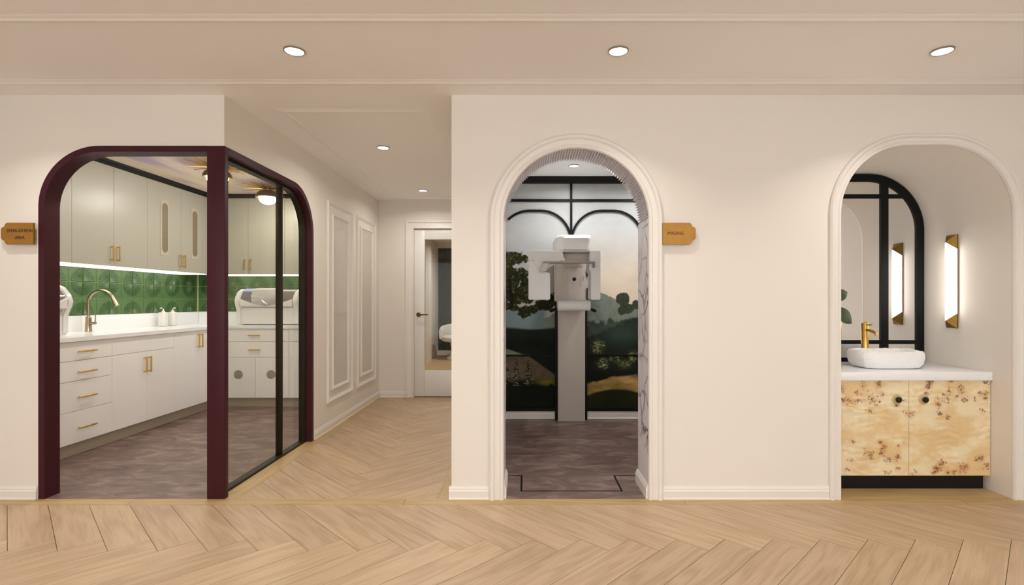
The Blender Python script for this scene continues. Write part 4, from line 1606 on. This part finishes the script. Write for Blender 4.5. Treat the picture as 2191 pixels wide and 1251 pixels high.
KN = [  # clusters of eyes: (x, z, spread_x, spread_z, count, halo) in crop units of the doors
    (130, 150, 30, 25, 6, .2), (190, 180, 25, 22, 9, .5), (185, 280, 25, 12, 14, .8), (255, 285, 40, 18, 14, .5), (330, 285, 35, 16, 10, .4),
    (370, 150, 14, 30, 6, .5), (495, 130, 16, 28, 16, 1.0), (525, 228, 10, 12, 5, .9), (440, 260, 45, 45, 22, .3), (425, 370, 22, 14, 7, .4),
    (470, 300, 26, 26, 10, .2), (640, 320, 16, 14, 8, 1.0), (280, 650, 18, 12, 5, 1.0), (505, 650, 14, 12, 8, .9), (540, 690, 18, 22, 12, .9),
    (520, 750, 18, 16, 12, .8), (410, 745, 36, 32, 18, .4), (575, 805, 24, 22, 14, .6), (650, 790, 18, 24, 14, .8), (657, 685, 8, 8, 3, .6),
    (655, 880, 14, 10, 6, .8), (235, 890, 20, 14, 8, .5), (270, 808, 24, 10, 6, .4), (560, 915, 24, 14, 7, .4), (120, 905, 24, 18, 8, .5), (70, 820, 8, 10, 3, .6),
    (430, 790, 24, 20, 9, .3), (325, 215, 24, 16, 8, .5),
    (748, 400, 26, 22, 9, 1.2), (905, 150, 22, 34, 24, 1.0), (925, 115, 22, 12, 12, .9), (890, 228, 14, 18, 8, .7), (715, 285, 12, 8, 3, .3),
    (990, 320, 22, 32, 16, .6), (1040, 260, 36, 45, 16, .2), (1005, 400, 24, 22, 12, .4), (1068, 430, 16, 14, 9, .8), (1080, 185, 14, 30, 6, .3),
    (1175, 175, 22, 28, 14, .8), (1150, 245, 16, 10, 6, .5), (1210, 275, 30, 18, 16, .6), (1330, 220, 14, 14, 7, .7), (1378, 245, 18, 32, 20, 1.0),
    (1380, 120, 26, 12, 12, .7), (1350, 370, 16, 24, 7, .5), (1290, 265, 4, 24, 6, .2), (1015, 835, 18, 18, 12, 1.2), (975, 885, 30, 24, 20, 1.0),
    (955, 915, 18, 12, 10, .6), (1065, 918, 18, 10, 6, .8), (1115, 912, 12, 12, 5, .8), (1190, 880, 30, 32, 14, .8), (1225, 870, 12, 16, 5, .5),
    (1335, 790, 26, 18, 14, 1.1), (1300, 805, 10, 8, 4, .4), (1390, 860, 16, 24, 9, .6), (803, 908, 10, 10, 4, .4), (1090, 112, 16, 8, 6, .5), (765, 935, 10, 8, 3, .4)]
_kr = random.Random(5)
EYES = []
HALO = []
for (kx, kz, sx, sz, n_, h_) in KN:
    HALO.append((kx, kz, sx * 1.0 + 8, sz * 1.0 + 8, h_))
    for _ in range(int(n_ * 1.25)):
        EYES.append((_kr.gauss(kx, sx * 0.68), _kr.gauss(kz, sz * 0.68), _kr.uniform(3.0, 8.0), _kr.uniform(3.5, 8.5), _kr.uniform(0.6, 1.0)))


def burl(gx, gz):
    # metres -> crop units: x 1.905 -> 62, 2.946*: 1420 ; z .697 -> 104, .094 -> 944
    u = 62 + (gx - 1.986 + 0.081) * (1420 - 62) / (2.944 - 1.905)
    v = 944 - (gz - 0.094) * (944 - 104) / (0.696 - 0.094)
    n1 = fbm(u / 190, v / 150, 4)
    n2 = fbm(u / 60, v / 40, 4)
    wob = fbm(u / 120 + 5, v / 60, 3)
    ripple = np.sin((v + 90 * wob + 14 * np.sin(u / 70)) / 9.0) * sstep(0.45, 0.62, fbm(u / 210 + 9, v / 120 + 3, 3))
    pale, gold = L3(240, 224, 186), L3(226, 196, 144)
    w = sstep(0.3, 0.7, n1 + 0.4 * (n2 - 0.5))
    C = pale * (1 - w[..., None]) + gold * w[..., None]
    C = C * (1 + 0.07 * ripple + 0.14 * (n2 - 0.5))[..., None]
    fine = fbm(u / 7, v / 5, 3)
    C = C * (0.95 + 0.1 * fine)[..., None]
    for (kx, kz, sx, sz, h_) in HALO:
        g = np.exp(-(((u - kx) / sx) ** 2 + ((v - kz) / sz) ** 2) * 0.8) * h_ * (0.35 + 0.5 * n2)
        C = C * (1 - g[..., None] * 0.9) + L3(190, 112, 58) * (g * 0.9)[..., None]
    for (ex, ez, rx, rz, st_) in EYES:
        g = np.exp(-((((u - ex) / rx) ** 2 + ((v - ez) / rz) ** 2) ** 1.6)) * st_ * 0.85
        C = C * (1 - g[..., None]) + L3(104, 56, 24) * g[..., None]
    return np.clip(C, 0, 1)


xs_ = 2.427
for (a, b_, kx) in ((VX0, xs_ - 0.0012, 2.351), (xs_ + 0.0012, 2.942, 2.520)):
    d_ = painted_panel('door', a, b_, 3.283, 3.303, 0.094, 0.6955, 230, 260, burl, 'burl_veneer', va)
    k_ = lathe('knob', [(0.009, -0.005), (0.009, -0.009), (0.015, -0.011), (0.0185, -0.016), (0.0185, -0.021), (0.014, -0.027), (0.004, -0.029)],
               (kx, 3.283, 0.576), 'bronze_black', d_, 26, 'y')
    k_['label'] = 'dark round knob'
    lathe('knob_shade', [(0.033, -0.0004), (0.033, -0.002), (0.029, -0.0035), (0.006, -0.005)], (kx, 3.283, 0.576), 'knob_shade_tone', d_, 28, 'y')  # thin disc whose colour paints the soft shade round the knob
tag(box('countertop', VX0, VX1, 3.267, DN - 0.002, 0.6965, 0.75, 'quartz_white', None, 0.003), 'thick white countertop slab on the burl vanity', 'countertop')

# ---- vessel basin: rough stone block, hollow
loops = []
NB = 40
rb = random.Random(9)
jit = [rb.uniform(-0.006, 0.006) for _ in range(NB)]


def basin_ring(sx, sy, z, jz=0.0, e=0.42):
    l = []
    for k in range(NB):
        a = 2 * math.pi * k / NB
        c, s = math.cos(a), math.sin(a)
        rx = math.copysign(abs(c) ** e, c)
        ry = math.copysign(abs(s) ** (e + 0.15), s)
        j = 1 + jit[(k * 7) % NB] * 1.5
        l.append((2.433 + 0.84 * sx * rx * j, 3.51 + 0.76 * sy * ry * j, z + jit[(k * 3) % NB] * jz))
    return l


for (sx, sy, z, jz) in ((0.20, 0.12, 0.7512, 0), (0.222, 0.148, 0.757, 0.3), (0.248, 0.166, 0.785, 1.2), (0.259, 0.172, 0.82, 1.5), (0.257, 0.170, 0.852, 1.2),
                        (0.246, 0.160, 0.868, 0.8), (0.228, 0.145, 0.867, 0.6), (0.216, 0.135, 0.85, 0), (0.20, 0.12, 0.80, 0), (0.12, 0.07, 0.775, 0)):
    loops.append(basin_ring(sx, sy, z, jz))
bs = thing('vessel_basin', (2.433, 3.51, 0.7512), 'white rough-hewn stone vessel basin on the vanity', 'basin')
rings('bowl', loops, 'ceramic_stone', bs, True, True, 30)
lathe('drain', [(0.024, 0.7752), (0.024, 0.778), (0.018, 0.779)], (2.433, 3.51, 0), 'brass', bs, 18)

# ---- brass tap
t = thing('basin_tap', (2.406, 3.676, 0.7505), 'tall brass column tap behind the stone basin', 'tap')
lathe('column', [(0.0255, 0.0005), (0.0255, 0.006), (0.0235, 0.008), (0.0235, 0.290), (0.021, 0.293)], (2.406, 3.676, 0.75), 'brass', t, 24)
tube('spout', [(2.406, 3.658, 0.993), (2.406, 3.61, 0.990), (2.406, 3.572, 0.981), (2.406, 3.558, 0.972), (2.406, 3.556, 0.960)], [0.011, 0.011, 0.010, 0.010, 0.010], 'brass', t, 12)
tube('lever', [(2.406, 3.656, 1.028), (2.406, 3.60, 1.034)], [0.0055, 0.004], 'brass', t, 8)
tube('lever_pin', [(2.41, 3.676, 1.042), (2.41, 3.676, 1.052)], [0.006, 0.005], 'brass', t, 8)

# ---- arched mirror with black bars
mi = thing('mirror', (2.4255, DN - 0.01, 0.7505), 'arched mirror with black glazing bars filling the niche back', 'mirror')
MF = [(0.0, DN - 0.001), (0.0, DN - 0.016), (0.056, DN - 0.016), (0.056, DN - 0.001)]
sweep_arch('frame', lambda o: arch_path(1.911 + o, 2.940 - o, 2.134 - o, 0.415 - o, 20, 0.751), MF, 'black_metal', mi)
box('bottom_rail', 1.9675, 2.8835, DN - 0.016, DN - 0.001, 0.751, 0.779, 'black_metal', mi)
vbx = (2.174, 2.229), (2.622, 2.677)
for a, b_ in vbx:
    box('vertical_bar', a, b_, DN - 0.017, DN - 0.0065, 0.7795, 2.075, 'black_metal', mi)
for z0, z1, xa, xb in ((1.955, 1.985, 2.03, 2.822), (0.881, 0.909, 1.9675, 2.8835)):
    box('horizontal_bar', xa, xb, DN - 0.014, DN - 0.0065, z0, z1, 'black_metal', mi)
ap = arch_path(1.960, 2.891, 2.085, 0.366, 20, 0.77)
cols = [(1.95, 2.2015), (2.2015, 2.6495), (2.6495, 2.9)]
rows = [(0.77, 0.895), (0.895, 1.97), (1.97, 2.1)]
for (a, b_) in cols:
    for (c, d_) in rows:
        P = clip_poly(ap, a, b_, c, d_)
        if len(P) >= 3:
            prism('mirror_pane', P, 'y', DN - 0.006, DN - 0.0015, 'mirror_silver', mi)

# ---- wall sconce: triangular prism with glowing faces and faceted brass ends
WX = 2.9445
d1, dm, d2 = 3.530, 3.575, 3.620
xr = 2.892
sc = thing('wall_sconce', (WX, dm, 1.33), 'faceted brass wall sconce with glowing panels in the niche', 'wall light')
zt, zr, zg = 1.652, 1.603, 1.554
zb_, zrb, zgb = 1.012, 1.0615, 1.112


def facet(name, pts_list, mat):
    bm = bmesh.new()
    for pts in pts_list:
        bm.faces.new([bm.verts.new(p) for p in pts])
    bmesh.ops.recalc_face_normals(bm, faces=bm.faces[:])
    return from_bm(name, bm, mat, sc)


def solid(name, V, Fc, mat):
    bm = bmesh.new()
    vs = [bm.verts.new(v) for v in V]
    for f in Fc:
        bm.faces.new([vs[i] for i in f])
    bmesh.ops.recalc_face_normals(bm, faces=bm.faces[:])
    return from_bm(name, bm, mat, sc)


box('back_plate', WX - 0.006, WX, d1 - 0.002, d2 + 0.002, zb_, zt, 'brass_dark', sc)
xb = WX - 0.0065
for nm_, z_t, z_r, z_g in (('end_cap', zt, zr, zg), ('end_cap', zb_, zrb, zgb)):
    solid(nm_, [(xb, d1, z_t), (xb, d2, z_t), (xr, dm, z_r), (xb, d1, z_g), (xb, d2, z_g)],
          [(0, 1, 2), (0, 2, 3), (1, 4, 2), (0, 3, 4, 1), (2, 4, 3)], 'brass_dark')
solid('glowing_panel', [(xr + 0.001, dm, zr - 0.002), (xb, d1, zg - 0.002), (xb, d1, zgb + 0.002), (xr + 0.001, dm, zrb + 0.002), (xb, d2, zg - 0.002), (xb, d2, zgb + 0.002)],
      [(0, 1, 2, 3), (0, 3, 5, 4), (1, 4, 5, 2), (0, 4, 1), (3, 2, 5)], 'sconce_white')

# ---- vase with leafy stem at the left of the vanity
pl = thing('potted_plant', (2.17, 3.775, 0.7505), 'leafy branch in a pale vase, mostly hidden at the left of the vanity', 'plant')
lathe('vase', [(0.030, 0.0005), (0.038, 0.02), (0.043, 0.06), (0.036, 0.11), (0.02, 0.14), (0.024, 0.155), (0.019, 0.154), (0.016, 0.13)], (2.17, 3.775, 0.75), 'vase_clay', pl, 24)
tube('stem', [(2.17, 3.775, 0.85), (2.20, 3.775, 1.0), (2.225, 3.772, 1.2), (2.235, 3.77, 1.36)], [0.006, 0.005, 0.004, 0.002], 'stem_brown', pl, 8)


def leaf(base, tip, width, nrm):
    base, tip = Vector(base), Vector(tip)
    ax = tip - base
    n_ = Vector(nrm).normalized()
    sd = ax.cross(n_).normalized()
    n_ = sd.cross(ax).normalized()
    loops = []
    for k in range(11):
        t_ = k / 10
        w = width * (math.sin(math.pi * min(1, t_ * 0.97 + 0.02)) ** 0.75)
        c = base + ax * t_ + n_ * (0.014 * math.sin(math.pi * t_))
        loops.append([c - sd * w - n_ * 0.004, c + n_ * 0.0015, c + sd * w - n_ * 0.004, c - n_ * 0.0015])
    return rings('leaf', loops, 'leaf_green', pl, True, True, 60)


leaf((2.225, 3.77, 1.22), (2.338, 3.765, 1.262), 0.045, (0.0, -1, 0.25))
leaf((2.245, 3.77, 1.15), (2.365, 3.76, 1.035), 0.052, (0.1, -1, 0.2))
leaf((2.20, 3.775, 1.05), (2.10, 3.79, 1.13), 0.042, (0, -1, 0.3))
leaf((2.225, 3.77, 1.30), (2.16, 3.785, 1.40), 0.038, (0, -1, 0.2))
leaf((2.235, 3.77, 1.35), (2.25, 3.77, 1.45), 0.034, (0, -1, 0.1))
